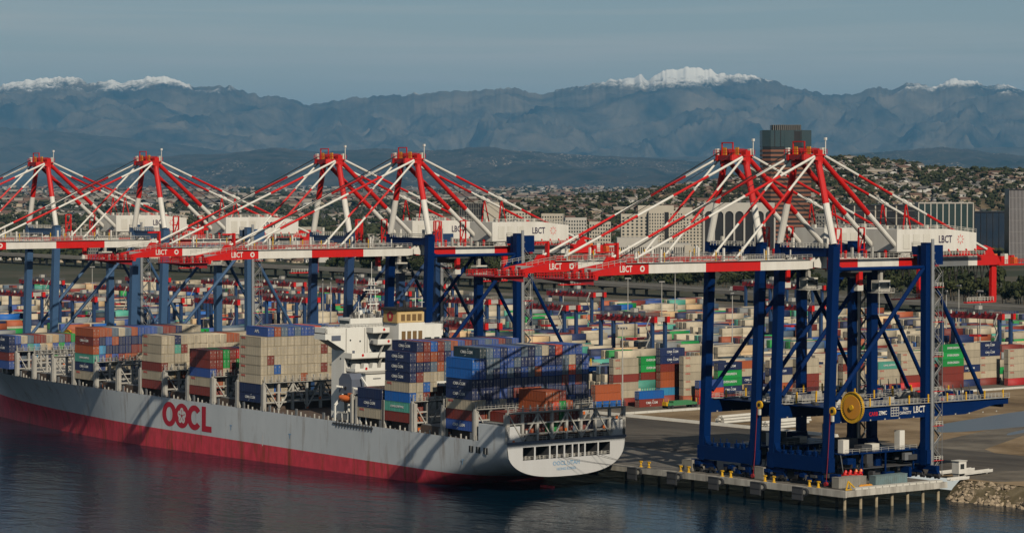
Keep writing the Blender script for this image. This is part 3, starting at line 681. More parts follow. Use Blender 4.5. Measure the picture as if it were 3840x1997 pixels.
for s in (-1,1):
    vs = []; fg = []; fr = []
    for y in ys_:
        for z in zs_: bb, ze = hull_b(y,z); vs.append((s*bb, y, ze))
    nz = len(zs_)
    for i in range(len(ys_)-1):
        for j in range(nz-1):
            q = (i*nz+j, i*nz+j+1, (i+1)*nz+j+1, (i+1)*nz+j)
            if s > 0: q = q[::-1]
            (fg if zs_[j] > 2.51 else fr).append(q)
    o0 = len(b.v); b.add(vs, fg, 'hull_grey'); k = b._m('hull_red')
    for f in fr: b.f.append(tuple(o0+i for i in f)); b.m.append(k)
hull = b.build('hull', ship, smooth=True)
b = MB(); dv = [(-hull_b(y,ZT)[0], y, ZT-0.05) for y in ys_] + [(hull_b(y,ZT)[0], y, ZT-0.05) for y in ys_]; n = len(ys_)
b.add(dv, [(i, n+i, n+i+1, i+1) for i in range(n-1)], 'deck_brown'); b.build('deck', ship)
# transom with its row of mooring openings
def zlow(x):
    t = min(1,abs(x)/HB); f = (1-t**2.7)**(1/2.7); return ZT-(ZT-2.9)*f
wins = [(-15.95,-11.9),(-11.35,-6.5),(-5.95,-3.9),(-3.35,-1.2),(-0.65,1.8),(2.3,4.1),(4.6,6.4),(6.9,11.3),(11.8,15.95)]
edges = sorted(set([e for w in wins for e in w] + list(np.linspace(-HB,HB,61))))
b = MB(); WB, WT = 8.1, 11.75
def isw(x): return any(a < x < c for a, c in wins)
for x0, x1 in zip(edges[:-1], edges[1:]):
    l0, l1 = zlow(x0), zlow(x1)
    if isw((x0+x1)/2):
        b.add([(x0,-0.02,l0),(x1,-0.02,l1),(x1,-0.02,WB),(x0,-0.02,WB)],[(0,1,2,3)],'hull_white'); b.add([(x0,-0.02,WT),(x1,-0.02,WT),(x1,-0.02,13.4),(x0,-0.02,13.4)],[(0,1,2,3)],'hull_white')
    else: b.add([(x0,-0.02,l0),(x1,-0.02,l1),(x1,-0.02,13.4),(x0,-0.02,13.4)],[(0,1,2,3)],'hull_white')
b.box(-HB,HB,-0.55,-0.021,12.75,13.45,'greyblue')
b.build('transom', ship)
for a, c in wins:
    b = MB(); d = 5.0
    b.add([(a,0,WB),(c,0,WB),(c,d,WB),(a,d,WB)],[(0,1,2,3)],'grey'); b.add([(a,0,WT),(c,0,WT),(c,d,WT),(a,d,WT)],[(3,2,1,0)],'darkgrey')
    b.add([(a,0,WB),(a,d,WB),(a,d,WT),(a,0,WT)],[(0,1,2,3)],'darkgrey'); b.add([(c,0,WB),(c,d,WB),(c,d,WT),(c,0,WT)],[(3,2,1,0)],'darkgrey'); b.add([(a,d,WB),(c,d,WB),(c,d,WT),(a,d,WT)],[(0,1,2,3)],'black')
    for k in range(3): x = a+(c-a)*(0.2+0.3*k); b.tube((x,1.2,WB),(x,1.2,WB+0.8+0.25*(k%2)),0.25,'lightgrey',8)
    b.rail([(a,0.3,WB),(c,0.3,WB)],'lightgrey',1.0,0.9,0.05)
    b.build('mooring_opening', ship)
link('lettering', text_mesh('OOCL UTAH', 1.7, 'logo_blue', 1.0), ship, (-0.2,-0.06,6.6))
link('lettering', text_mesh('HONG KONG', 1.1, 'logo_blue', 1.0), ship, (-0.2,-0.06,5.0))
# stern side wings and truss
b = MB()
for s in (-1,1):
    b.prism([(s*21.6,13.45),(s*16.0,13.45),(s*17.0,16.0),(s*17.0,17.8),(s*21.6,17.8)],'y',0.0,0.5,'hull_white')
    b.box(min(s*21.0,s*21.6),max(s*21.0,s*21.6),0.5,13,12.9,17.8,'hull_grey')
split(b,'stern_wing', ship)
def ring2(rx, rz, ix, iz, m, n=40, a0=0.0, a1=2*math.pi):
    B = MB(); vs = []; fs = []; k = n
    for i in range(n+1):
        t = a0+(a1-a0)*i/n; vs += [(rx*math.cos(t),0,rz*math.sin(t)),(ix*math.cos(t),0,iz*math.sin(t))]
    for i in range(n): fs.append((2*i,2*i+1,2*i+3,2*i+2))
    B.add(vs, fs, m); return B
def on_side(me, name, y, z, off):   # flat shape facing -X on the port side, parented to the hull part
    o = link(name, me, hull, (-HB-off, y, z)); o.rotation_euler = (0,0,-math.pi/2); return o
lz = 7.7; X0 = 181.0                                                        # O O C L from bow towards stern
on_side(ring2(4.35,4.0,1.9,2.35,'logo_red').mesh('hull_letter'),'hull_letter',X0-4.4,lz,0.04)
on_side(ring2(4.35,4.0,0.01,0.01,'logo_red').mesh('hull_letter'),'hull_letter',X0-12.0,lz,0.03)
B = MB()
for i in range(5):
    t = math.pi/2+2*math.pi*i/5; c, s = math.cos(t), math.sin(t); pts = []
    for q in range(12): a = 2*math.pi*q/12; pts.append((1.5*c+1.05*math.cos(a),0,1.5*s+1.15*math.sin(a)))
    B.add([(x,0.002*i,z) for x,_,z in pts],[tuple(range(12))],'logo_white')
for i in range(5):
    t = math.pi/2+2*math.pi*i/5; B.add([(0,-0.03,0),(1.9*math.cos(t-0.1),-0.03,1.9*math.sin(t-0.1)),(1.9*math.cos(t+0.1),-0.03,1.9*math.sin(t+0.1))],[(0,1,2)],'logo_red')
on_side(B.mesh('flower_emblem'),'flower_emblem',X0-12.0,lz,0.07)
on_side(ring2(4.35,4.0,1.9,2.2,'logo_red',a0=math.radians(38),a1=math.radians(322)).mesh('hull_letter'),'hull_letter',X0-19.6,lz,0.05)
B = MB(); B.add([(-2.2,0,-4),(3.6,0,-4),(3.6,0,-2.1),(0.2,0,-2.1),(0.2,0,4),(-2.2,0,4)],[(0,1,2,3,4,5)],'logo_red')
on_side(B.mesh('hull_letter'),'hull_letter',X0-26.2,lz,0.06)
for y in (140, 107, 20):
    on_side(text_mesh('T',2.2,'logo_blue',1.0),'tug_mark',y,6.2,0.05)
for y in (122,): 
    B = MB(); B.box(-0.25,0.25,-0.02,0,-1,2.4,'logo_white'); on_side(B.mesh('draft_mark'),'draft_mark',y,3.0,0.04)
# mooring ports low on the quarter
for y in (9.6, 13.0, 16.2):
    B = MB(); B.add([(-1.0,0,-0.9),(1.0,0,-0.9),(1.0,0,0.9),(-1.0,0,0.9)],[(0,1,2,3)],'black'); B.box(-0.15,0.15,-0.04,0.01,-0.9,0.9,'lightgrey'); on_side(B.mesh('mooring_port'),'mooring_port',y,10.3,0.03-0.0*y)
# rudder head and propeller boss under the counter
b = MB(); b.box(-0.6,0.6,6,11,-7,-0.6,'hull_red'); b.build('rudder', ship)
# hatch covers over the holds
BAY = [2.0,16.2,31.0,45.8,59.6] + [123.5+14.6*i for i in range(12)]
for y in BAY:
    hw = min(19.0, hull_b(y+12,ZT)[0]-2.0); b = MB(); b.box(-hw,hw,y-0.2,y+12.4,12.9,14.9,'deck_brown')
    for k in range(5): b.box(-hw+k*hw/2.5+0.1,-hw+(k+1)*hw/2.5-0.1,y,y+12.2,14.9,15.05,'grey')
    b.build('hatch_cover', ship)
# lashing bridges
def lashing_bridge(y, top=21.6, hw=None, stern=False):
    hw = hw or min(21.2, hull_b(y,ZT)[0]-0.3); b = MB(); m = 'lightgrey'
    nx = 8; xs = [-hw + 2*hw*i/nx for i in range(nx+1)]
    for i, x in enumerate(xs):
        r = 0.38 if 0 < i < nx else 0.55
        b.box(x-r,x+r,y-0.35,y+0.35,ZT,top,m)
    for z in (15.4, 18.4, top-0.3): b.box(-hw,hw,y-0.28,y+0.28,z-0.2,z+0.2,m)
    for i in range(nx):
        if i % 2 == 0: b.beam((xs[i],y-0.4,top-0.4),(xs[i+1],y-0.4,ZT+0.6),0.3,0.36,m)
        else: b.beam((xs[i],y-0.4,ZT+0.6),(xs[i+1],y-0.4,top-0.4),0.3,0.36,m)
    b.box(-hw,hw,y-0.9,y+0.9,top-0.12,top+0.04,m)
    br = b.build('lashing_bridge', ship)
    r = MB(); r.rail([(-hw,y-0.9,top),(hw,y-0.9,top)],m,1.2,1.25,0.07)
    for i in range(17): x = -hw+2*hw*i/16; r.box(x-0.12,x+0.12,y-0.3,y+0.1,top,top+1.9,m)
    for i in range(9): x = -hw+2*hw*(i+0.4)/9; r.box(x-0.35,x+0.35,y-0.5,y-0.2,13.0+(i%3)*2.6,13.9+(i%3)*2.6,['orange','bone','lightgrey','orange'][i%4])
    r.build('bridge_fittings', br)
for y in [0.35]+[14.9,29.8,44.4,74.5,121.9]+[136.6+14.6*i for i in range(11)]: lashing_bridge(y)
# stern deck clutter behind the truss
b = MB()
for k in range(40):
    x, y = rng.uniform(-15,19), rng.uniform(1.5,9); w, d, h = rng.uniform(0.4,1.8), rng.uniform(0.4,1.6), rng.uniform(0.5,2.4)
    b.box(x-w/2,x+w/2,y-d/2,y+d/2,12.9,12.9+h,['lightgrey','bone','grey','darkgrey','lightgrey'][k%5])
b.rail([(-16,0.2,13.4),(16,0.2,13.4)],'lightgrey',1.1,1.4,0.06)
b.build('mooring_gear', ship)
# stanchions, bulwark stubs and rail along the sheer
for side in (-1,1):
    b = MB()
    for i, y in enumerate(np.arange(2,288,2.43)):
        hb = hull_b(y,ZT)[0]-0.35; x = side*hb
        tall = (i % 6 == 0)
        b.box(x-0.2,x+0.2,y-(0.45 if tall else 0.13),y+(0.45 if tall else 0.13),12.85,(14.9 if tall else 13.25+0.45*((i*7)%3)),'lightgrey' if (i*5)%3 else 'grey')
    split(b,'sheer_stanchion', ship)
b = MB()
for y in BAY:
    for d in (-0.7, 12.8):
        x = -min(21.0, hull_b(y+d,ZT)[0]-0.5); b.box(x-0.55,x+0.55,y+d-0.45,y+d+0.45,12.85,21.0,'lightgrey')
split(b,'bay_column', ship)
# --- deckhouse
dk = empty('deckhouse', (0,0,0)); dk.parent = ship
def part(name, *boxes):
    B = MB()
    for bx in boxes: B.box(*bx)
    return B.build(name, dk)
part('tower', (-15.5,16.8,87.0,93.8,12.9,40.4,'ship_white'))
B = MB(); B.box(-13,14,87.6,93.2,40.4,43.1,'ship_white'); B.box(-13.03,14.03,88.2,93.25,41.3,42.4,'glass'); B.rail([(-15,87.2,40.4),(-1.2,87.2,40.4)],'ship_white',1.1,1.2,0.07); B.rail([(-13,87.8,43.1),(14,87.8,43.1)],'lightgrey',1.1,1.3,0.07); B.build('wheelhouse', dk)
B = MB()
for s, xo, xi in ((-1,-22.9,-15.5),(1,21.4,16.8)):
    B.box(min(xo,xi),max(xo,xi),86.6,92.4,38.7,39.0,'ship_white')
    B.box(min(xo,xi),max(xo,xi),86.6,86.75,39.0,40.5,'ship_white'); B.box(min(xo,xi),max(xo,xi),92.2,92.4,39.0,40.5,'ship_white')
    B.box(min(xo,xo-s*0.8),max(xo,xo-s*0.8),86.6,92.4,37.0,40.6,'ship_white')
    B.prism([(xo-s*0.4,37.4),(xo-s*0.4,38.7),(xi,38.7),(xi,33.5)],'y',86.65,87.0,'ship_white'); B.prism([(xo-s*0.4,37.4),(xo-s*0.4,38.7),(xi,38.7),(xi,33.5)],'y',91.9,92.3,'ship_white')
    B.add([(xo-s*0.4,86.8,37.35),(xo-s*0.4,92.2,37.35),(xi,92.2,33.45),(xi,86.8,33.45)],[(0,1,2,3)],'ship_white')
split(B,'bridge_wing', dk, 7)
B = MB(); B.box(-13.6,17.2,78.6,87,12.9,27.0,'ship_white'); B.box(-14.0,17.6,78.2,87,27.0,27.3,'lightgrey'); lo = B.build('lower_house', dk)
B = MB(); B.box(-6.0,-3.9,78.5,78.58,22.4,25.6,'glass'); B.box(-6.2,-3.7,78.55,78.59,22.2,25.8,'grey'); B.build('door', dk)
B = MB()
for x in (-9.5,-0.5): B.box(x-1.4,x+1.4,78.5,78.56,25.3,25.6,'grey')
split(B,'vent_slot', dk)
for i, (xa, xb, yo, z) in enumerate(((-15.5,-1.2,83.4,31.4),(-6.5,-1.2,82.6,35.4),(-7.5,-1.2,83.6,38.9),(-14.9,-1.2,82.4,27.4))):
    B = MB(); B.box(xa,xb,yo,87.0,z-0.25,z,'lightgrey'); h = 1.5 if i < 3 else 0.9
    B.box(xa,xb,yo,yo+0.12,z,z+h,'ship_white'); B.box(xa,xa+0.12,yo,87,z,z+h,'ship_white')
    if i == 3:
        for k in range(4): B.prism([(xa+1+3.2*k,z),(xa+3.2+3.2*k,z),(xa+2.9+3.2*k,z+2.2),(xa+1.4+3.2*k,z+2.2)],'y',84.0,86.2,'ship_white')
    B.beam((xb-4.5,yo+0.6,z-3.8),(xb-2.5,yo+0.6,z),0.8,0.15,'lightgrey')
    B.tube((xa+4.2,yo-0.03,z+0.8),(xa+4.2,yo-0.10,z+0.8),0.42,'red',12)
    B.build('balcony', dk)
B = MB()
for x, z in ((-13.4,36.6),(-9.8,36.2),(-13.6,30.2)): B.tube((x,86.98,z),(x,86.9,z),0.28,'glass',10)
for z in (36.4,31.0,25.0,20.0): B.tube((-15.52,89,z),(-15.6,89,z),0.28,'glass',10)
split(B,'porthole', dk)
B = MB(); B.box(-1.0,8.8,79.2,87,27.3,41.8,'ship_white'); B.box(8.8,17.0,81.5,87,29.0,41.0,'ship_white'); cs = B.build('engine_casing', dk)
for r_, z in ((0,40.2),(1,37.4)):
    if r_ == 0: continue
    for k in range(4):
        B = MB(); x = 0.1+2.1*k; B.box(x,x+1.45,79.12,79.2,z-0.6,z+1.9,'window_brown'); B.build('window', dk)
B = MB(); B.box(9.6,13.0,81.42,81.5,33.0,37.0,'glass'); B.box(14.2,16.2,81.42,81.5,32.4,37.0,'glass'); split(B,'opening', dk)
B = MB(); B.box(-1.4,8.4,79.6,86.6,41.8,45.6,'tan'); B.box(-1.0,8.8,79.56,79.62,41.9,45.0,'tan_light'); B.box(-2.0,9.2,79.0,87.2,45.6,46.3,'black'); fn = B.build('funnel', dk)
for k in range(4):
    B = MB(); x = 0.1+2.1*k; B.box(x,x+1.45,79.48,79.56,42.4,44.4,'window_brown'); B.build('window', dk)
B = MB(); pts = [(1.75*math.cos(math.pi/2+2*math.pi*i/5+d*math.pi/5)*(1 if d==0 else 0.86), 1.75*math.sin(math.pi/2+2*math.pi*i/5+d*math.pi/5)*(1 if d==0 else 0.86)) for i in range(5) for d in (0,1)]
B.add([(-1.43,83.1-u,43.7+v) for u,v in pts],[tuple(range(10))],'logo_red'); B.add([(-1.46,83.1-u*0.4,43.7+v*0.4) for u,v in pts],[tuple(range(10))],'tan_light'); B.build('funnel_emblem', dk)
B = MB()
for k in range(6): B.tube((1.0+1.2*k,82.5+(k%2)*1.5,46.3),(1.0+1.2*k,82.5+(k%2)*1.5,47.6+0.5*(k%3)),0.4,['black','darkred','black'][k%3],10)
split(B,'exhaust_pipe', dk)
B = MB(); mx_, my = -3.5, 90
for s in (-1,1):
    for t in (-1,1): B.tube((mx_+1.3*s,my+1.3*t,43.1),(mx_+0.5*s,my+0.5*t,55),0.13,'ship_white',5)
for z in (45.5,48,50.5,53): B.beam((mx_-1.6,my,z),(mx_+1.6,my,z),0.18,0.18,'ship_white'); B.box(mx_-1.6,mx_+1.6,my-1.2,my+1.2,z-0.1,z,'ship_white'); B.rail([(mx_-1.6,my-1.2,z),(mx_+1.6,my-1.2,z)],'ship_white',0.9,0.8,0.06)
B.beam((mx_-3.2,my,51.5),(mx_+3.2,my,51.5),0.25,0.25,'ship_white'); B.beam((mx_-2.0,my-1,47.2),(mx_+2.0,my-1,47.2),0.3,0.4,'ship_white'); B.tube((mx_,my,55),(mx_,my,60),0.07,'ship_white',5); B.build('radar_mast', dk)
B = MB()
for x, h in ((-9,5),(-6.5,3.4),(2,3),(12.5,7.5),(15,6)): B.tube((x,89,43.0 if x<14 else 40.4),(x,89,43+h),0.11,'ship_white',5); B.beam((x-0.9,89,42.5+h*0.8),(x+0.9,89,42.5+h*0.8),0.1,0.1,'ship_white')
B.tube((-7.5,90,43.1),(-7.5,90,44.0),0.2,'ship_white',8); B.tube((-7.5,90,44.0),(-7.5,90,45.4),0.8,'ship_white',10,r2=0.5); B.tube((5,90,43.1),(5,90,44.6),0.7,'ship_white',10,r2=0.45)
B.build('aerials', dk)
B = MB(); B.prism([(74.6,13.2),(83,13.2),(83,15.2),(75.2,15.2)],'x',-20.9,-14.6,'grey'); B.build('side_deck', dk)
B = MB(); B.prism([(79.4,21.0),(86.0,21.0),(86.0,25.2),(84.2,27.0),(80.6,27.0),(79.4,25.4)],'x',-18.2,-13.62,'greyblue'); B.tube((-18.25,82.5,22.6),(-18.3,82.5,22.6),0.55,'black',12); B.build('ventilation_hood', dk)
B = MB()
for y in (75.5, 84.0):
    B.beam((-21.0,y,12.9),(-21.0,y,17.5),0.4,0.6,'ship_white'); B.beam((-21.0,y,17.5),(-16.0,y,22.5),0.4,0.7,'ship_white'); B.beam((-16.0,y,22.5),(-20.6,y,23.3),0.35,0.5,'ship_white'); B.beam((-16,y,12.9),(-16,y,22.5),0.5,0.5,'ship_white')
for k in range(5): B.beam((-20.9,68+3.1*k,12.9),(-20.9,68+3.1*k,15.6),0.35,0.35,'ship_white')
B.beam((-20.9,66,15.6),(-20.9,82,15.6),0.3,0.3,'lightgrey'); B.beam((-15.8,74,12.9),(-15.0,78.3,20.5),0.3,0.3,'ship_white'); B.beam((-15.2,72,20.5),(-15.2,78.6,26.0),0.4,0.5,'ship_white')
B.build('davit', dk)
B = MB(); B.box(-21.9,-21.2,63.5,84,12.0,12.5,'darkgrey'); 
for k in range(13): B.box(-21.85,-21.3,64+1.5*k,64.3+1.5*k,11.2,12.9,'darkgrey')
B.build('gangway', dk)
B = MB(); r_ = random.Random(8)
for k in range(30):
    x = r_.uniform(-13.2,-1.5); B.box(x-0.3,x+0.3,87.7,88.5,43.1,43.5+r_.uniform(0.3,1.6),r_.choice(['grey','lightgrey','ship_white','darkgrey']))
for k in range(16):
    x = r_.uniform(-14.6,-2); z = r_.choice([27.35,31.42,35.42]); B.box(x-0.35,x+0.35,84.6,85.6,z,z+r_.uniform(0.5,1.7),r_.choice(['grey','bone','lightgrey','darkgrey']))
for x in (-15.0,-8.1,-7.2,-1.6): B.tube((x,86.9,27.3),(x,86.9,40.2),0.12,'lightgrey',5)
B.rail([(-22.8,86.6,40.5),(-15.5,86.6,40.5)],'lightgrey',0.7,1.0,0.05); B.rail([(16.8,86.6,40.5),(21.4,86.6,40.5)],'lightgrey',0.7,1.0,0.05)
q = B.build('deck_fittings', dk); tag(q, kind='stuff')
for x0, x1, z0, z1 in ((-20.6,-17.2,36.6,38.2),): 
    B = MB(); B.box(x0,x1,86.6,86.64,z0,z1,'greyblue'); B.build('bracket_opening', dk)
for x in (-12.2,-4.4):
    B = MB(); B.box(x-0.45,x+0.45,86.94,87.0,31.42,33.4,'greyblue'); B.build('door', dk)
for k in range(5):
    B = MB(); B.box(-14.2+1.5*k,-13.5+1.5*k,86.95,87.0,29.0,29.7,'glass'); B.build('cabin_window', dk)
# lifeboat hanging in its davits
lb = empty('lifeboat'); lb.matrix_world = SHIPM @ Matrix.Translation((-19.4, 79.8, 18.6)); tag(lb, 'orange enclosed lifeboat hanging at the ship side below the white deckhouse', 'lifeboat')
B = MB(); n = 12; prof = [(-4.0,0.05,0.4),(-3.6,0.75,0.2),(-2.4,1.25,0),(0,1.45,-0.1),(2.4,1.3,0),(3.6,0.8,0.2),(4.0,0.05,0.4)]; vs = []; fs = []
for y, r, dz in prof:
    for i in range(n): t = 2*math.pi*i/n; vs.append((r*math.cos(t), y, 1.2+dz+1.25*r/1.45*math.sin(t)*(0.85 if math.sin(t)>0 else 1)))
for i in range(len(prof)-1):
    for j in range(n): fs.append((i*n+j,(i+1)*n+j,(i+1)*n+(j+1)%n,i*n+(j+1)%n))
B.add(vs,fs,'orange'); B.build('hull', lb, smooth=True)
B = MB(); B.box(-0.6,0.6,-2.6,-0.9,2.1,2.9,'orange'); B.box(-0.62,0.62,-2.64,-2.5,2.3,2.7,'glass'); B.build('steering_cupola', lb)
B = MB()
for y in (-3.2,3.2): B.tube((0,y,1.9),(0,y,4.6),0.06,'darkgrey',5)
B.build('fall_wire', lb)
# ---------------------------------------------------------------- shipping containers
CC = {'W':((0.47,0.40,0.29),'beige'),'N':((0.012,0.024,0.085),'navy'),'B':((0.035,0.085,0.30),'blue'),'b':((0.010,0.11,0.40),'royal blue'),
      'S':((0.10,0.145,0.20),'slate blue'),'R':((0.20,0.032,0.022),'maroon'),'O':((0.36,0.085,0.03),'rust orange'),'G':((0.010,0.27,0.055),'green'),
      'T':((0.085,0.34,0.26),'teal'),'L':((0.05,0.28,0.50),'light blue'),'K':((0.012,0.034,0.048),'dark green'),'Y':((0.58,0.40,0.22),'tan'),
      'X':((0.62,0.075,0.03),'bright orange'),'g':((0.24,0.25,0.25),'grey'),'r':((0.50,0.02,0.02),'red')}
for k, (rgb, _) in CC.items():
    dc = tuple(0.45*c+0.02 for c in rgb) if k in 'WYg' else tuple(0.5*c+0.035*w for c, w in zip(rgb,(1,0.8,0.7)))
    mat('box_'+k, rgb, 0.5, 0.5, 0.5, vary=0.16, dirtcol=dc, streak=True)
    mat('far_'+k, rgb, 0.6, 0.4, 0.5, vary=0.22, dirtcol=dc, island=True)
mat('rod', (0.45,0.43,0.40), 0.45, 0.3, 2.0, metal=0.3)
CL, CW, CH = 12.14, 2.385, 2.845
def container_meshes(L):
    """body with corrugated sides and roof, length along y, doors at -y; origin at the centre of the base"""
    b = MB(); w, h, l = CW/2, CH, L/2; m = 'box_W'
    for sx in (-1,1):
        for sy in (-1,1): b.box(min(sx*w,sx*(w-0.16)),max(sx*w,sx*(w-0.16)),min(sy*l,sy*(l-0.16)),max(sy*l,sy*(l-0.16)),0,h,m)
        for z0,z1 in ((0.0,0.15),(h-0.12,h)): b.box(min(sx*w,sx*(w-0.1)),max(sx*w,sx*(w-0.1)),-l+0.16,l-0.16,z0,z1,m)
        n = int(L/0.62); vs = []; fs = []
        for i in range(n+1):
            y = -l+0.16+(L-0.32)*i/n; x = sx*(w-(0.025 if i%2==0 else 0.075))
            vs += [(x,y,0.15),(x,y,h-0.12)]
        for i in range(n): f = (2*i,2*i+1,2*i+3,2*i+2); fs.append(f if sx > 0 else f[::-1])
        b.add(vs, [f[::-1] for f in fs], m)
    for sy in (-1,1):
        for z0,z1 in ((0.0,0.15),(h-0.12,h)): b.box(-w+0.16,w-0.16,min(sy*l,sy*(l-0.1)),max(sy*l,sy*(l-0.1)),z0,z1,m)
    b.add([(-w+0.1,-l+0.1,h-0.03),(w-0.1,-l+0.1,h-0.03),(w-0.1,l-0.1,h-0.03),(-w+0.1,l-0.1,h-0.03)],[(0,1,2,3)],m)
    b.add([(-w+0.16,l-0.06,0.15),(w-0.16,l-0.06,0.15),(w-0.16,l-0.06,h-0.12),(-w+0.16,l-0.06,h-0.12)],[(3,2,1,0)],m)
    b.add([(-w+0.1,-l+0.1,0.05),(w-0.1,-l+0.1,0.05),(w-0.1,l-0.1,0.05),(-w+0.1,l-0.1,0.05)],[(3,2,1,0)],m)
    d = MB(); d.box(-0.50,0.50,0.0,0.05,0.15,h-0.12,m)
    for x in (-0.28,0.24): d.tube((x,-0.02,0.1),(x,-0.02,h-0.1),0.03,'rod',5)
    d.box(-0.2,0.16,-0.05,-0.01,1.0,1.1,'rod'); d.box(-0.42,-0.12,-0.012,0,1.9,2.4,'rod')
    return b.mesh('shipping_container'), d.mesh('door')
BOX40 = container_meshes(CL); BOX20 = container_meshes(6.06)
mat('mark_red', (0.55,0.06,0.05), 0.5, 0.1); mat('mark_white', (0.66,0.66,0.64), 0.5, 0.15)
def swoosh(m):
    B = MB()
    for s in (-1,1):
        pts = [(s*0.2,s*0.62),(s*0.5,s*0.95),(s*1.1,s*1.15),(s*0.7,s*0.85)]
        B.add([(x,0,z) for x,z in pts],[(0,1,2,3)],m)
    return B
def logo_mesh(kind):
    key = 'logo_'+kind
    if key in _txt: return _txt[key]
    if kind == 'W': me = text_mesh('OOCL', 0.85, 'mark_red', 1.0)
    elif kind == 'N':
        B = swoosh('mark_white'); t = text_mesh('CMA CGM', 1.15, 'mark_white', 1.05)
        v = [tuple(x.co) for x in t.vertices]; B.add(v, [tuple(p.vertices) for p in t.polygons], 'mark_white'); me = B.mesh('lettering')
    elif kind == 'G':
        B = MB(); t = text_mesh('EVERGREEN', 1.15, 'mark_white', 1.1); v = [tuple(x.co) for x in t.vertices]; B.add(v, [tuple(p.vertices) for p in t.polygons], 'mark_white'); me = B.mesh('lettering')
    elif kind == 'T': me = text_mesh('CHINA SHIPPING', 0.95, 'mark_white', 0.9)
    elif kind == 'P': me = text_mesh('APL', 1.35, 'mark_white', 1.1)
    elif kind == 'H': me = text_mesh('HANJIN', 1.2, 'mark_white', 1.1)
    _txt[key] = me
    return me
NBOX = 0; FAR = {}
def far_box(M, c, L=CL):
    """one of the many boxes beyond the individually built ones"""
    FAR.setdefault(c, []).append((M, L))
def container(M, c, label, group, logo=None, L=CL, side=-1):
    global NBOX
    NBOX += 1; body, door = BOX40 if L > 8 else BOX20
    o = link('shipping_container', body); o.matrix_world = M
    o.material_slots[0].link = 'OBJECT'; o.material_slots[0].material = MATS['box_'+c]
    tag(o, label, 'container', group)
    for s in (-1,1):
        d = link('door', door, o, (s*0.53, -L/2+0.06, 0)); d.material_slots[0].link = 'OBJECT'; d.material_slots[0].material = MATS['box_'+c]
        if s > 0: d.scale = (-1,1,1)
    if logo:
        t = link('lettering', logo_mesh(logo), o)
        along = 0.0 if logo != 'W' else (-1 if side < 0 else 1)*(-L/2+2.2)
        up = 1.45 if logo != 'W' else 2.25
        t.location = (side*(CW/2+0.02), along*(1 if side<0 else 1), up); t.rotation_euler = (0,0,-math.pi/2 if side < 0 else math.pi/2)
    return o
TH_ = 2.93; ZB = 15.2; CP = 2.53
def rowx(r): return -21.6 + CP/2 + r*CP + 0.05
# bays: stern-end station (ship frame), rows of colours from the top tier down; '.' no box. Index along the string = row from the water side
BAYS = {
 'A': (16.2, 8, 'in the stern bay', [
   '.KSBNBBSNSWNXBBB.',
   'bBSSBBSNNBNNNSWNB','bBSNBSNBSOBBBSXSB','NNNNNNNNNNNNNRBRN','NNNNBNROROSNNNNNN','WWNSWNBBNNSNNNBNN','RROSNB...........','BNSB.............']),
 'Q': (2.0, 4, 'over the transom', ['......OOR........','......OXGO.......','..RRRROOGOR......','.gGRORGGORSRN....']),
 'B': (45.8, 8, 'just aft of the wheelhouse', [
   '.NRbRSOBRNBSBRNB.','NORORNBROSBNBRSBN','NNNSOSBRNBSNRBOSN','NRWWWSOBWRNSBNRBO','WWbW.............','bWR..............','TR...............','RO...............']),
 'b': (59.6, 3, 'in the low bay by the gangway', ['NRRNRNRORN.......','NN...............','WW...............']),
 'C': (123.5, 8, 'in the tall beige bay', [
   '.BOSBSBBXSB......','WWWWWWWWWWWWWWWWW','WWWWWWWWWRWWWWWWW','WRWWWWWWWWWWRWWWW','WWbWWWWWWRWWWWWWW','WWWWWWOWWWWWWWWWW','NWbW.............','NWOW.............']),
 'D': (152.7, 5, 'in the short maroon bay', ['RRGRrRBRN........','RRGRGRROW........','BRWR.............','WOW..............','RRW..............']),
 'E': (181.9, 6, 'in the bay above the letters', [
   'WWNWWWWWWWOOWWWWW','WWTRWWWWWWWWWWWWW','WWWWWWWWRWWWWWWWW','RWWWWWWWW........','WWYO.............','RO...............']),
 'F': (225.7, 6, 'in the rust topped bay', [
   'OOOSWSOBBBSRRNWWW','RNBONNNNSNBNWWWWO','OLNNNNRRNBSNRBOSN','TBOBROOWNBRSBNRBO','NBWWWWB..........','W................']),
 'G': (284.1, 4, 'in the forwardmost bay', [
   'NBWSRRWYSRG......','NNBTLWYBGBS......','RRSNLSNGBBB......','BBNR.............']),
}
SIDE_LOGO = {('A',0):'N',('A',3):'N',('A',4):'N',('A',5):'W',('A',7):'N',('B',0):'N',('B',1):'N',('B',2):'N',('B',3):'N',('B',4):'W',('B',6):'T',('b',1):'N',('b',2):'W',
             ('C',0):'P',('C',7):'N',('D',3):'W',('E',4):'W',('F',1):'N',('F',3):'T',('F',4):'N',('F',5):'W',('G',0):'N',('G',1):'N'}
for k in (1,2,3,4,5): SIDE_LOGO[('C',k)] = 'W'
for k in (0,1,2): SIDE_LOGO[('E',k)] = 'W'
for key, (y0, nt, where, rows) in BAYS.items():
    for ti, row in enumerate(rows):
        z = ZB + (nt-1-ti)*TH_
        first = True
        for r, c in enumerate(row):
            if c == '.': continue
            jig = rng.uniform(-0.06,0.06)
            M = SHIPM @ Matrix.Translation((rowx(r)+rng.uniform(-.02,.02), y0+CL/2+jig, z))
            # hidden behind a nearer bay or in the dark pockets: part of the mass
            vis = True
            lim = {'A':(16 if ti < 3 else 2),'Q':10,'B':5,'b':3,'C':10,'D':4,'E':3,'F':0,'G':0}[key]
            vis = r <= lim
            if not vis: far_box(M, c); continue
            lg = SIDE_LOGO.get((key,ti)) if first else None
            lab = f'{CC[c][1]} container {where}, {ordinal(ti)} tier down, {ordinal(r)} row inboard'
            container(M, c, lab, 'containers stacked on the ship', lg)
            first = False
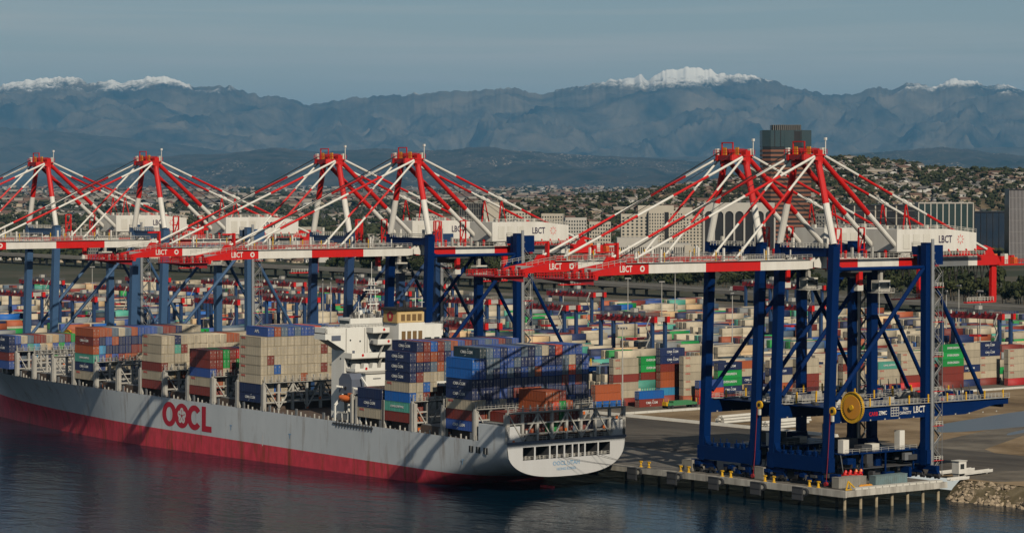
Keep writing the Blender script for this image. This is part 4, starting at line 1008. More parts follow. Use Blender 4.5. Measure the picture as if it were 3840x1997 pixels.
# ---------------------------------------------------------------- container yard
RZ = Matrix.Rotation(-math.pi/2, 4, 'Z')
def yM(x, yf, t, L=CL): return Matrix.Translation((x+L/2, yf+CW/2, QZ+t*2.9)) @ RZ
HERO = [(126.0,252,'bOO'),(139.6,258,'RWWRWW'),(144.6,249.5,'Rb'),(156.4,262,'KTRRGG'),(163.2,259,'RLOORNN'),(168.9,252.5,'OWWWWW'),(171.8,247,'rXB'),
        (184.8,251,'RNGGN'),(197.8,254,'WYNWO'),(198.2,249,'NN'),(211,251,'OOWNW'),(224,250,'RRRWW'),(237,253,'WWWW'),(250,251,'RWWRW'),(255.4,257,'WWWWR'),
        (268.2,250,'RWWT'),(281,250,'rRWWW'),(288,262,'RWOWWW'),(300.3,246,'RRRGGG'),(313.2,249,'NYNWWW'),(326,250,'RWWWNN'),(334.2,242,'rWWWW'),(347.2,242,'WWWWWN'),(360.2,242,'WWNWW'),(373.2,244,'WOWWR')]
HL = {'W':'W','G':'G','N':'N','T':'T'}
for si, (x, yf, cols) in enumerate(HERO):
    for t, c in enumerate(cols):
        lg = HL.get(c)
        if c == 'R' and si in (2,): lg = 'N'
        lab = f'{CC[c][1]} container, {ordinal(t)} tier up, {ordinal(si) if si < 20 else ["twenty-first","twenty-second","twenty-third","twenty-fourth","twenty-fifth"][si-20]} stack along the yard front'
        if t >= 1 or len(cols) <= 3: container(yM(x+rng.uniform(-.1,.1), yf+rng.uniform(-.05,.05), t), c, lab, 'containers at the yard front', lg, CL, 1)
        else: far_box(yM(x, yf, t), c)
PAL = list('WWWWWWWWWWWWWRRRONNNNBbSSGTggKY')
def block(y0, rows, x0, nb, hmax, hmin=0, dens=1.0):
    H = np.zeros((nb, rows), int)
    base = rng.integers(hmin, hmax+1, nb)
    for i in range(nb):
        for r in range(rows):
            H[i,r] = int(np.clip(base[i//2] + rng.integers(-2,2), 0, hmax)) if rng.random() < dens else 0
    for i in range(nb):
        for r in range(rows):
            fr = H[i,r-1] if r > 0 else 0; lf = H[i-1,r] if i > 0 else 0
            run = PAL[rng.integers(len(PAL))]
            for t in range(H[i,r]):
                c = run if rng.random() < 0.55 else PAL[rng.integers(len(PAL))]
                if t >= fr or t >= lf or t == H[i,r]-1: far_box(yM(x0+i*12.75+rng.uniform(-.12,.12), y0+r*2.85+rng.uniform(-.06,.06), t), c)
block(262, 7, 139, 27, 5, 3)
YB = [292+36*j for j in range(24)]
for j, y in enumerate(YB):
    block(y, 9, 128 + (0 if j < 3 else rng.integers(0,4)*12.75), 34 if j < 12 else 30, 5 if j % 3 else 4, 2, 0.94)
# all the boxes beyond the ones built singly
def far_mesh():
    w, l, h = CW/2, CL/2, CH
    base = np.array([(-w,-l,0),(w,-l,0),(w,l,0),(-w,l,0),(-w,-l,h),(w,-l,h),(w,l,h),(-w,l,h)])
    i_ = 0.17; ep = np.array([(-w+i_,-l-0.02,0.2),(-0.03,-l-0.02,0.2),(-0.03,-l-0.02,h-0.16),(-w+i_,-l-0.02,h-0.16),(0.03,-l-0.02,0.2),(w-i_,-l-0.02,0.2),(w-i_,-l-0.02,h-0.16),(0.03,-l-0.02,h-0.16)])
    rods = []
    for x in (-0.8,-0.3,0.3,0.8): rods += [(x-0.045,-l-0.06,0.1),(x+0.045,-l-0.06,0.1),(x+0.045,-l-0.06,h-0.1),(x-0.045,-l-0.06,h-0.1)]
    T = np.vstack([base, ep, np.array(rods)])
    F = [(4,5,6,7),(0,1,5,4),(1,2,6,5),(2,3,7,6),(3,0,4,7)]; E_ = [(8,9,10,11),(12,13,14,15)]; Rr = [(16+4*k,17+4*k,18+4*k,19+4*k) for k in range(4)]
    quads = F+E_+Rr; Q = np.array(quads)
    V, FF, MI, names = [], [], [], []
    names = ['far_'+c for c in FAR] + ['rod']; off = 0; ri = len(names)-1
    for ci, (c, lst) in enumerate(FAR.items()):
        for M, L in lst:
            A = np.array(M); P = T @ A[:3,:3].T + A[:3,3]; V.append(P); FF.append(Q+off); off += len(T)
            MI.append(np.array([ci]*7+[ri]*4))
    V = np.vstack(V); FF = np.vstack(FF); MI = np.concatenate(MI)
    me = bpy.data.meshes.new('container_stacks'); me.vertices.add(len(V)); me.vertices.foreach_set('co', V.ravel())
    me.loops.add(FF.size); me.loops.foreach_set('vertex_index', FF.ravel().astype(np.int32))
    me.polygons.add(len(FF)); me.polygons.foreach_set('loop_start', (np.arange(len(FF))*4).astype(np.int32))
    for n_ in names: me.materials.append(MATS[n_])
    me.polygons.foreach_set('material_index', MI.astype(np.int32)); me.update(calc_edges=True); me.validate()
    o = link('container_stacks', me); tag(o, 'rows of stacked containers filling the yard and the hidden holds', 'containers', kind='stuff')
    return len(FF)
# ---------------------------------------------------------------- automated stacking cranes
def make_asc():
    R = empty('stacking_crane'); S = 33.0; Wb = 7.0; H = 25.0
    for x in (0, Wb):
        for y in (0, S):
            b = MB(); b.box(x-0.7,x+0.7,y-0.6,y+0.6,1.0,H-1.5,'navy_mid'); b.build('leg', R)
        b = MB(); b.box(x-0.75,x+0.75,-2.0,S+2.2,H-1.6,H+0.7,'darkred'); b.box(x-0.8,x+0.8,-2.3,-2.0,H-1.7,H+0.8,'red')  # shade painted into dark long sides, sun into bright end plates
        b.build('girder', R)
    for y in (0, S):
        b = MB(); b.box(-3.0,Wb+3.0,y-0.6,y+0.6,0.3,1.6,'navy_mid'); b.build('sill_beam', R)
        b = MB(); b.box(0.76,Wb-0.76,y-0.7,y+0.7,H-1.3,H+0.6,'lightgrey' if y == 0 else 'red'); b.build('end_tie', R)
    b = MB(); b.box(0.2,Wb-0.2,12,19,H+0.72,H+2.2,'darkgrey'); b.box(1.0,3.2,12.6,15,H+2.2,H+3.8,'lightgrey'); b.box(3.8,6,15.4,18.2,H+2.6,H+3.8,'darkgrey'); b.tube((2,13,H+0.8),(2,13,H-9),0.12,'darkgrey',5); b.tube((5,17,H+0.8),(5,17,H-9),0.12,'darkgrey',5); b.box(0.5,Wb-0.5,12.5,17.5,H-9.4,H-8.6,'red'); b.build('trolley', R)
    b = MB()
    for x in (-0.9,0.9,Wb-0.9,Wb+0.9): b.rail([(x,-2,H+0.7),(x,S+2,H+0.7)],'grey',1.2,1.3,0.07)
    for k in range(10): b.box(-1.5,-0.8,3.3*k,3.3*k+0.6,H+0.2,H+0.9+0.4*(k%3),['bone','darkgrey','darkred','navy_mid'][k%4])
    b.build('walkway', R)
    b = MB(); k = 0; z = 1.5
    while z < H-3:
        a, c = (-1.4,-3.6) if k%2==0 else (-3.6,-1.4); b.beam((a,-0.2,z),(c,-0.2,z+4),0.5,0.2,'lightgrey'); z += 4; k += 1
    b.build('stairs', R)
    return R
asc0 = make_asc(); ap = []
spots = []
def snap(px, D):
    p = CAM + Vector((math.sin(THETA), math.cos(THETA), 0))*D + Vector((math.cos(THETA), -math.sin(THETA), 0))*((px-1920)/10900*D)
    j = max(0, min(len(YB)-1, round((p.y-12-YB[0])/36))); return (p.x, YB[j]-3.5)
for px_, D_ in ((2360,1215),(2130,1480),(1800,1150),(3745,1230),(2830,1620),(3060,1560),(2965,1320),(2010,1330),(60,1480),(190,1640),(300,1420),(420,1560),(520,1700),(600,1400),(690,1540),(800,1650),(860,1380),(960,1500),(1060,1620),(1140,1400),(1230,1530),(1330,1660),(1400,1330),(1480,1480),(1590,1600),(1690,1400)): spots.append((px_,)+snap(px_,D_))
spots.sort()
for i, (px_, x, y) in enumerate(spots):
    o = asc0 if i == 0 else copy_tree(asc0); o.location = (x, y, QZ)
    nth = ordinal(i) if i < 20 else ['twenty-first','twenty-second','twenty-third','twenty-fourth','twenty-fifth','twenty-sixth'][i-20]
    tag(o, f'red girder stacking crane on blue legs, {nth} from the left in the yard', 'stacking crane', 'stacking cranes in the container yard')
# ---------------------------------------------------------------- hills, mountains and haze
RGT = Vector((math.cos(THETA), -math.sin(THETA), 0)); FWD = Vector((math.sin(THETA), math.cos(THETA), 0))
FPX = 10900.0; YH = 678.0
def lay(px, D):
    """ground point at distance D (metres ahead) under photo column px"""
    return CAM + FWD*D + RGT*((px-1920)/FPX*D)
def alt(py, D): return CAM.z + (YH-py)/FPX*D
def interp(prof):
    xs = np.array([p[0] for p in prof], float); ys = np.array([p[1] for p in prof], float)
    return lambda x: np.interp(x, xs, ys)
def vnoise(x, y, seed):
    """smooth value noise on arrays"""
    xi, yi = np.floor(x).astype(int), np.floor(y).astype(int); xf, yf = x-xi, y-yi
    def hsh(a, b): 
        n = (a*374761393 + b*668265263 + seed*1442695041) & 0xffffffff
        n = ((n ^ (n >> 13)) * 1274126177) & 0xffffffff
        return ((n ^ (n >> 16)) & 0xffff)/65535.0
    u, v = xf*xf*(3-2*xf), yf*yf*(3-2*yf)
    return (hsh(xi,yi)*(1-u)+hsh(xi+1,yi)*u)*(1-v)+(hsh(xi,yi+1)*(1-u)+hsh(xi+1,yi+1)*u)*v
def ridged(x, y, seed, octs=5):
    s, a, t = 0, 1.0, 0
    for o in range(octs):
        s = s + a*(1-np.abs(2*vnoise(x*2**o, y*2**o, seed+o)-1)); t += a; a *= 0.52
    return s/t
def grid_mesh(name, P, m, smooth=True):
    ni, nj, _ = P.shape; idx = np.arange(ni*nj).reshape(ni,nj)
    F = np.stack([idx[:-1,:-1],idx[1:,:-1],idx[1:,1:],idx[:-1,1:]],-1).reshape(-1,4)
    me = bpy.data.meshes.new(name); me.vertices.add(ni*nj); me.vertices.foreach_set('co', P.reshape(-1,3).ravel())
    me.loops.add(F.size); me.loops.foreach_set('vertex_index', F.ravel().astype(np.int32)); me.polygons.add(len(F)); me.polygons.foreach_set('loop_start', (np.arange(len(F))*4).astype(np.int32))
    me.materials.append(MATS[m]); me.update(calc_edges=True)
    if smooth: me.polygons.foreach_set('use_smooth', [True]*len(F))
    o = link(name, me); tag(o, kind='structure'); return o
def range_mesh(name, prof, D0, D1, D2, m, seed, rough=0.35, nx=520, nd=70, x0=-700, x1=4540, spur=1/900.0, aniso=0.3, snow=None, flat=False):
    """a mountain range: foot at D0, crest at D1 with the given skyline, back foot at D2"""
    f = interp(prof); px = np.linspace(x0,x1,nx); dd = np.concatenate([D1-(D1-D0)*np.linspace(1,0,nd)**1.25, np.linspace(D1,D2,12)[1:]])
    PX, DD = np.meshgrid(px, dd, indexing='ij')
    crest = CAM.z + (YH-f(px))/FPX*D1 - QZ
    crest = crest*(1 + (vnoise(px*0.045, px*0+3.3, seed+50)-0.5)*0.035 + (vnoise(px*0.13, px*0+9.1, seed+51)-0.5)*0.018)
    k_ = np.exp(-0.5*(np.arange(-90,91)/(32.0*nx/1300))**2); k_ /= k_.sum()
    soft = np.convolve(np.pad(crest,90,mode='edge'), k_, 'valid')
    t = np.where(DD <= D1, (DD-D0)/(D1-D0), 1-(DD-D1)/(D2-D1)); t = np.clip(t,0,1)
    tt = np.clip((t-0.62)/0.38,0,1); tt = tt*tt*(3-2*tt); crest2 = soft[:,None]*(1-tt)+crest[:,None]*tt
    lat = (PX-1920)/FPX*DD
    u, v = lat*spur, DD*spur*aniso
    wx = 1.1*vnoise(u*0.35, v*0.9, seed+9)+0.5*vnoise(u*0.9, v*2.2, seed+10); wy = 1.4*vnoise(u*0.35+7, v*0.9, seed+12)
    big = ridged(u*0.42+0.3*v+wx, v*0.42-0.2*u+wy, seed+3, 3)
    r = ridged(0.8*u+0.6*v+1.6*wx, 0.9*v-0.35*u+0.8*wy, seed, 6)
    mix = 0.42*big+0.58*r
    h = crest2*(t**1.05 - rough*2.6*(0.80-mix)*np.clip(t*3,0,1)**0.8*np.clip((1-t)*2.6,0.0,1)**0.75*(0.45+0.55*t))
    h = np.where(DD > D1, crest[:,None]*t, h)
    cap = crest[:,None]*(1-0.02*np.clip((D1-DD)/(D1-D0)*10,0,1)); h = np.minimum(h, np.where(DD < D1, cap, h)); h = np.maximum(h, -2)
    P = np.stack([CAM.x+FWD.x*DD+RGT.x*lat, CAM.y+FWD.y*DD+RGT.y*lat, QZ-1+h],-1)
    o = grid_mesh(name, P, m, not flat)
    if snow:
        z0, z1 = snow; s_ = (h-z0)/(z1-z0) + 1.1*(r-0.62)
        at = o.data.attributes.new('snow','FLOAT','POINT'); at.data.foreach_set('value', s_.ravel().astype(np.float32))
    return o
def rock_mat(name, low, high, snow=None, snowz=(1200,1450), scale=0.0012, specks=False):
    m = bpy.data.materials.new(name); m.use_nodes = True; N, L = m.node_tree.nodes, m.node_tree.links
    p = N['Principled BSDF']; p.inputs['Roughness'].default_value = 0.95; p.inputs['Specular IOR Level'].default_value = 0.1
    g = N.new('ShaderNodeNewGeometry'); n = N.new('ShaderNodeTexNoise'); n.inputs['Scale'].default_value = scale; n.inputs['Detail'].default_value = 9; n.inputs['Roughness'].default_value = 0.62
    L.new(g.outputs['Position'], n.inputs['Vector'])
    r = N.new('ShaderNodeMapRange'); r.inputs['From Min'].default_value = 0.36; r.inputs['From Max'].default_value = 0.68; L.new(n.outputs['Fac'], r.inputs['Value'])
    a = N.new('ShaderNodeMix'); a.data_type = 'RGBA'; a.inputs['A'].default_value = (*low,1); a.inputs['B'].default_value = (*high,1); L.new(r.outputs['Result'], a.inputs['Factor'])
    out = a.outputs['Result']
    if snow:
        n2 = N.new('ShaderNodeTexNoise'); n2.inputs['Scale'].default_value = scale*5; n2.inputs['Detail'].default_value = 8; n2.inputs['Roughness'].default_value = 0.8; L.new(g.outputs['Position'], n2.inputs['Vector'])
        av = N.new('ShaderNodeAttribute'); av.attribute_name = 'snow'
        ad = N.new('ShaderNodeMath'); ad.operation = 'MULTIPLY_ADD'; ad.inputs[1].default_value = 1.6; L.new(n2.outputs['Fac'], ad.inputs[0]); L.new(av.outputs['Fac'], ad.inputs[2])
        sr = N.new('ShaderNodeMapRange'); sr.inputs['From Min'].default_value = 1.15; sr.inputs['From Max'].default_value = 1.5; L.new(ad.outputs[0], sr.inputs['Value'])
        c = N.new('ShaderNodeMix'); c.data_type = 'RGBA'; c.inputs['B'].default_value = (*snow,1); L.new(out, c.inputs['A']); L.new(sr.outputs['Result'], c.inputs['Factor']); out = c.outputs['Result']
    if specks:      # pale rooftops too far off to tell apart
        v = N.new('ShaderNodeTexVoronoi'); v.inputs['Scale'].default_value = 0.012; L.new(g.outputs['Position'], v.inputs['Vector'])
        lt = N.new('ShaderNodeMath'); lt.operation = 'LESS_THAN'; lt.inputs[1].default_value = 0.22; L.new(v.outputs['Distance'], lt.inputs[0])
        n3 = N.new('ShaderNodeTexNoise'); n3.inputs['Scale'].default_value = 0.0005; n3.inputs['Detail'].default_value = 4; L.new(g.outputs['Position'], n3.inputs['Vector'])
        gt = N.new('ShaderNodeMapRange'); gt.inputs['From Min'].default_value = 0.5; gt.inputs['From Max'].default_value = 0.62; L.new(n3.outputs['Fac'], gt.inputs['Value'])
        mu = N.new('ShaderNodeMath'); mu.operation = 'MULTIPLY'; L.new(lt.outputs[0], mu.inputs[0]); L.new(gt.outputs['Result'], mu.inputs[1])
        c2 = N.new('ShaderNodeMix'); c2.data_type = 'RGBA'; c2.inputs['B'].default_value = (0.45,0.38,0.30,1); L.new(out, c2.inputs['A']); L.new(mu.outputs[0], c2.inputs['Factor']); out = c2.outputs['Result']
    L.new(out, p.inputs['Base Color']); MATS[name] = m
rock_mat('mountain_rock', (0.012,0.018,0.018), (0.19,0.155,0.11), (0.90,0.87,0.80), scale=0.0007)
rock_mat('foothill_brush', (0.028,0.032,0.024), (0.10,0.085,0.065), None, scale=0.002)
rock_mat('hill_brush', (0.030,0.028,0.015), (0.20,0.15,0.09), None, scale=0.004)
rock_mat('far_brush', (0.014,0.020,0.012), (0.085,0.07,0.05), None, scale=0.002, specks=True)
SKYLINE = [(-700,330),(-300,318),(0,325),(60,310),(140,300),(220,292),(270,286),(330,310),(400,300),(470,310),(540,292),(600,285),(660,300),(720,325),(800,322),(870,325),(930,345),(980,362),(1030,358),(1080,370),(1140,390),(1180,393),(1240,380),(1320,370),(1420,362),(1500,358),(1580,350),(1680,342),(1800,340),(1850,335),(1900,325),(1940,332),(1990,350),(2040,352),(2100,335),(2180,320),(2270,305),(2370,288),(2400,283),(2430,300),(2490,270),(2560,252),(2600,250),(2650,258),(2720,282),(2790,275),(2850,290),(2930,315),(3000,335),(3080,350),(3150,358),(3220,350),(3270,328),(3300,322),(3340,335),(3400,310),(3440,308),(3480,325),(3540,310),(3570,297),(3620,300),(3660,305),(3700,325),(3740,315),(3790,325),(3840,345),(4100,330),(4540,360)]
range_mesh('mountains', SKYLINE, 64000, 80000, 90000, 'mountain_rock', 5, rough=0.62, nx=1300, nd=190, spur=1/2000.0, aniso=0.75, snow=(2400,3150), flat=True)
range_mesh('foothills', [(-700,470),(0,478),(120,485),(300,500),(500,520),(700,545),(900,575),(1150,600),(1500,618),(1900,600),(2300,590),(2700,585),(3100,580),(3500,560),(3840,550),(4540,560)], 54000, 62000, 66000, 'foothill_brush', 21, rough=0.5, nx=600, nd=60, spur=1/1300.0, flat=True)
range_mesh('brush_hills', [(-700,690),(0,682),(200,668),(300,645),(380,625),(450,610),(560,595),(700,580),(820,578),(900,570),(1000,556),(1060,555),(1130,565),(1200,570),(1350,562),(1420,555),(1560,565),(1700,560),(1770,551),(1830,550),(1900,560),(2000,570),(2100,575),(2250,583),(2400,590),(2600,605),(2800,615),(3000,605),(3150,582),(3300,570),(3480,555),(3540,550),(3620,560),(3700,570),(3800,580),(3840,585),(4540,600)], 35000, 46000, 52000, 'far_brush', 33, rough=0.55, nx=700, nd=70, spur=1/800.0, flat=True)
HILL = interp([(-700,800),(1900,770),(2350,740),(2700,690),(2900,650),(3050,618),(3130,606),(3260,611),(3330,617),(3420,632),(3500,642),(3600,650),(3840,656),(4540,690)])
def hill_h(px, D):
    crest = CAM.z + (YH-HILL(px)+6)/FPX*5600 - QZ
    t = np.where(D <= 5600, (D-3700)/1900, 1-(D-5600)/1500); t = np.clip(t,0,1)
    return np.maximum(0, crest)*t*t*(3-2*t)
px = np.linspace(1500,4540,160); dd = np.linspace(3600,7200,60); PX, DD = np.meshgrid(px,dd,indexing='ij')
hh = hill_h(PX,DD)*(0.94+0.12*vnoise(PX*0.01,DD*0.004,77)) - 0.5
lat = (PX-1920)/FPX*DD
grid_mesh('town_hill', np.stack([CAM.x+FWD.x*DD+RGT.x*lat, CAM.y+FWD.y*DD+RGT.y*lat, QZ+hh],-1), 'hill_brush')
hz = MB(); hz.box(-9000,118000,-9000,118000,-16,3600,'grey'); HZ = hz.build('haze'); tag(HZ, 'thin blue haze over the plain and mountains', 'haze', kind='stuff')
hm = bpy.data.materials.new('haze_air'); hm.use_nodes = True; hN, hL = hm.node_tree.nodes, hm.node_tree.links; hN.clear()
ho = hN.new('ShaderNodeOutputMaterial'); pv = hN.new('ShaderNodeVolumePrincipled')
pv.inputs['Color'].default_value = (0.21,0.54,0.90,1); pv.inputs['Density'].default_value = 1.15e-5; pv.inputs['Anisotropy'].default_value = 0.0
hL.new(pv.outputs[0], ho.inputs['Volume']); HZ.data.materials.clear(); HZ.data.materials.append(hm)
# ---------------------------------------------------------------- town: trees, houses, roads, towers
def leaf_mat(name, dark, light, sc=0.25):
    m = bpy.data.materials.new(name); m.use_nodes = True; N, L = m.node_tree.nodes, m.node_tree.links
    p = N['Principled BSDF']; p.inputs['Roughness'].default_value = 0.8; p.inputs['Specular IOR Level'].default_value = 0.15
    g = N.new('ShaderNodeNewGeometry'); oi = N.new('ShaderNodeObjectInfo'); n = N.new('ShaderNodeTexNoise'); n.inputs['Scale'].default_value = 0.013; n.inputs['Detail'].default_value = 3
    L.new(g.outputs['Position'], n.inputs['Vector'])
    mm = N.new('ShaderNodeMath'); mm.operation = 'MULTIPLY_ADD'; mm.inputs[1].default_value = 0.45; L.new(g.outputs['Random Per Island'], mm.inputs[0])
    nn = N.new('ShaderNodeMath'); nn.operation = 'MULTIPLY'; nn.inputs[1].default_value = 0.8; L.new(n.outputs['Fac'], nn.inputs[0]); L.new(nn.outputs[0], mm.inputs[2])
    r = N.new('ShaderNodeMapRange'); r.inputs['From Min'].default_value = 0.25; r.inputs['From Max'].default_value = 0.95; L.new(mm.outputs[0], r.inputs['Value'])
    a = N.new('ShaderNodeMix'); a.data_type = 'RGBA'; a.inputs['A'].default_value = (*dark,1); a.inputs['B'].default_value = (*light,1); L.new(r.outputs['Result'], a.inputs['Factor']); L.new(a.outputs['Result'], p.inputs['Base Color']); MATS[name] = m
leaf_mat('leaf', (0.012,0.020,0.007), (0.062,0.068,0.026))
leaf_mat('leaf_far', (0.012,0.019,0.008), (0.055,0.060,0.028))
mat('bark', (0.10,0.075,0.05), 0.9, 0.4, 1.0)
def crown_mesh(seed, h, w, n=300):
    r = np.random.default_rng(seed); B = MB(); vs = []; fs = []
    cl = [(r.uniform(-0.32,0.32)*w, r.uniform(-0.32,0.32)*w, h*r.uniform(0.42,0.86), w*r.uniform(0.16,0.30)) for _ in range(9)]
    for i in range(n):
        cx, cy_, cz, cr = cl[i % 9]; d = r.normal(size=3); d /= np.linalg.norm(d); rad = cr*r.uniform(0.55,1.08); c = np.array([cx,cy_,cz])+d*rad*np.array([1,1,0.85])
        u = r.normal(size=3); u -= 0.7*d*np.dot(u,d); u /= np.linalg.norm(u); v = np.cross(d,u)+0.3*r.normal(size=3); s = w*r.uniform(0.05,0.10); k = len(vs)
        vs += [tuple(c-u*s-v*s*0.7), tuple(c+u*s-v*s*0.6), tuple(c+u*s*0.8+v*s*0.8), tuple(c-u*s*0.9+v*s*0.7)]; fs.append((k,k+1,k+2,k+3))
    B.add(vs, fs, 'leaf'); return B.mesh('crown')
def trunk_mesh(seed, h, w):
    r = np.random.default_rng(seed+100); B = MB(); B.tube((0,0,0),(0.1*w*r.uniform(-1,1),0,h*0.55),0.025*h,'bark',7,r2=0.014*h)
    for k in range(5): t = r.uniform(0,6.28); B.tube((0,0,h*(0.25+0.06*k)),(0.3*w*math.cos(t),0.3*w*math.sin(t),h*(0.5+0.07*k)),0.012*h,'bark',5,r2=0.005*h)
    return B.mesh('trunk')
TV = [(crown_mesh(s,12,w), trunk_mesh(s,12,w)) for s, w in ((1,8),(2,10),(3,7),(4,11),(5,6),(6,9))]
def tree(p, h, v):
    o = empty('tree', p, rng.uniform(0,6.28)); k = h/12*1.0; o.scale = (k*rng.uniform(0.85,1.2),k*rng.uniform(0.85,1.2),k)
    tag(o, 'dark leafy tree in the belt of trees behind the port road', 'tree', 'trees behind the port road')
    link('crown', TV[v][0], o); link('trunk', TV[v][1], o)
NT = 0
while NT < 270:
    x = 900+rng.random()**2*260; y = rng.uniform(560,1900)
    d = Vector((x,y,0))-Vector((CAM.x,CAM.y,0)); D = d.dot(FWD); pxx = 1920+FPX*d.dot(RGT)/D
    if not -60 < pxx < 3900 or D > 2550: continue
    tree((x,y,QZ-0.1), rng.uniform(10,20), int(rng.integers(6))); NT += 1
# merged far planting and houses
def merged(name, T, F, mi, xf, mats_, label, cat):
    """T template list of (verts, quads/tris, material index list); xf list of (template, x,y,z, sx,sy,sz, rot)"""
    V, FL, MI, LS, LT = [], [], [], [], []; off = 0; lo = 0
    for k, x, y, z, sx, sy, sz, ro in xf:
        v = T[k]; c, s = math.cos(ro), math.sin(ro); P = np.empty_like(v)
        P[:,0] = x+(v[:,0]*sx*c - v[:,1]*sy*s); P[:,1] = y+(v[:,0]*sx*s + v[:,1]*sy*c); P[:,2] = z+v[:,2]*sz
        V.append(P); FL.append(F[k]+off); MI.append(mi[k]); off += len(v)
    V = np.vstack(V); FL = np.vstack(FL); MI = np.concatenate(MI); n = FL.shape[1]
    me = bpy.data.meshes.new(name); me.vertices.add(len(V)); me.vertices.foreach_set('co', V.ravel()); me.loops.add(FL.size); me.loops.foreach_set('vertex_index', FL.ravel().astype(np.int32))
    me.polygons.add(len(FL)); me.polygons.foreach_set('loop_start', (np.arange(len(FL))*n).astype(np.int32))
    for q in mats_: me.materials.append(MATS[q])
    me.polygons.foreach_set('material_index', MI.astype(np.int32)); me.update(calc_edges=True)
    o = link(name, me); tag(o, label, cat, kind='stuff'); return o
_t = (1+5**0.5)/2
ICO = np.array([(-1,_t,0),(1,_t,0),(-1,-_t,0),(1,-_t,0),(0,-1,_t),(0,1,_t),(0,-1,-_t),(0,1,-_t),(_t,0,-1),(_t,0,1),(-_t,0,-1),(-_t,0,1)])/1.9
ICF = np.array([(0,11,5),(0,5,1),(0,1,7),(0,7,10),(0,10,11),(1,5,9),(5,11,4),(11,10,2),(10,7,6),(7,1,8),(3,9,4),(3,4,2),(3,2,6),(3,6,8),(3,8,9),(4,9,5),(2,4,11),(6,2,10),(8,6,7),(9,8,1)])
def far_tree_templates():
    T, F, M = [], [], []
    for s in range(10):
        r = np.random.default_rng(400+s); vs, fs = [], []
        for k in range(5):
            c = np.array([r.uniform(-.3,.3), r.uniform(-.3,.3), r.uniform(0.3,0.8)]); sc = r.uniform(0.16,0.30)
            v = ICO*sc*np.array([1,1,0.9])*(1+r.uniform(-.35,.35,(12,1)))+c; fs.append(ICF+12*k); vs.append(v)
        T.append(np.vstack(vs)); F.append(np.vstack(fs)); M.append(np.zeros(100,int))
    return T, F, M
def ground_z(pxx, D): return QZ + float(hill_h(np.array(pxx), np.array(D)))*0.99 if pxx > 1500 and 3650 < D < 7100 else QZ
def town_point(ylo, yhi):
    py = rng.uniform(ylo, yhi); D = min(9500, 893800/max(1.0,(py-YH))); pxx = rng.uniform(-80,3920); p = lay(pxx, D); return p, D, pxx
xf = []
T, F, M = far_tree_templates(); cnt = 0
while cnt < 6800:
    p, D, pxx = town_point(772, 985)
    if D < 1950 or (p.x < 905 and p.y < 2500): continue
    g = vnoise(np.array(pxx*0.006), np.array(D*0.0022), 5)
    if g < 0.40 and rng.random() < 0.55: continue
    h = rng.uniform(7,15)*(1.15 if g > 0.6 else 1.0); w = h*rng.uniform(0.8,1.3)
    xf.append((int(rng.integers(10)), p.x, p.y, ground_z(pxx,D)-0.5, w, w, h, rng.uniform(0,6.28))); cnt += 1
for _ in range(2300):                                   # planting on the hill
    pxx = rng.uniform(1800,3920); D = rng.uniform(3700,5900); p = lay(pxx,D)
    h = rng.uniform(6,13); w = h*rng.uniform(0.9,1.5); xf.append((int(rng.integers(10)), p.x, p.y, ground_z(pxx,D)-0.5, w, w, h, rng.uniform(0,6.28)))
for _ in range(2600):                                   # groves far out on the plain
    py = rng.uniform(708,776); D = 893800/(py-YH); pxx = rng.uniform(-80,3920); p = lay(pxx,D)
    h = rng.uniform(9,20)*(1+D/30000); w = rng.uniform(25,80); xf.append((int(rng.integers(10)), p.x, p.y, QZ-1, w, w, h, rng.uniform(0,6.28)))
merged('town_trees', T, F, M, xf, ['leaf_far'], 'dark tree canopy spread through the town on the plain', 'trees')
# houses
HC = {'wall_cream':(0.48,0.39,0.28),'wall_white':(0.60,0.58,0.54),'wall_tan':(0.36,0.27,0.19),'roof_brown':(0.17,0.10,0.07),'roof_grey':(0.16,0.15,0.14),'roof_pale':(0.36,0.31,0.25)}
for k, c in HC.items(): mat(k, c, 0.8, 0.3, 0.05)
hw_ = np.array([(-.5,-.5,0),(.5,-.5,0),(.5,.5,0),(-.5,.5,0),(-.5,-.5,.62),(.5,-.5,.62),(.5,.5,.62),(-.5,.5,.62),(-.54,-.56,.60),(.54,-.56,.60),(.54,.56,.60),(-.54,.56,.60),(-.54,0,1),(.54,0,1)])
hf = np.array([(0,1,5,4),(1,2,6,5),(2,3,7,6),(3,0,4,7),(8,9,13,12),(10,11,12,13),(5,6,13,13),(7,4,12,12)])
win = [(-.35,-.507,.2),(-.2,-.507,.2),(-.2,-.507,.45),(-.35,-.507,.45),(.1,-.507,.2),(.3,-.507,.2),(.3,-.507,.45),(.1,-.507,.45)]
hv = np.vstack([hw_, np.array(win)]); hf2 = np.vstack([hf[:6], np.array([(14,15,16,17),(18,19,20,21)])])
combos = [('wall_cream','roof_brown'),('wall_white','roof_grey'),('wall_tan','roof_brown'),('wall_cream','roof_pale'),('wall_white','roof_pale')]
HM = []
gab = [(5,6,13),(7,4,12)]
for wc, rc in combos:
    B = MB(); B.add(hv, [tuple(f) for f in hf2[:4]]+gab, wc); o0 = len(B.v); B.add(hv, [tuple(hf2[4]),tuple(hf2[5])], rc); B.add(hv, [tuple(hf2[6]),tuple(hf2[7])], 'glass'); HM.append(B.mesh('house'))
xf = []; hT = [hv]*5; hF = []; hMi = []
names_ = list(HC)+['glass']
for wc, rc in combos:
    q = np.vstack([hf2[:6], [(5,6,13,5)], hf2[6:]]); q = np.vstack([hf2[:6], hf2[6:]]); hF.append(q); hMi.append(np.array([names_.index(wc)]*4+[names_.index(rc)]*2+[6]*2))
NH = 0
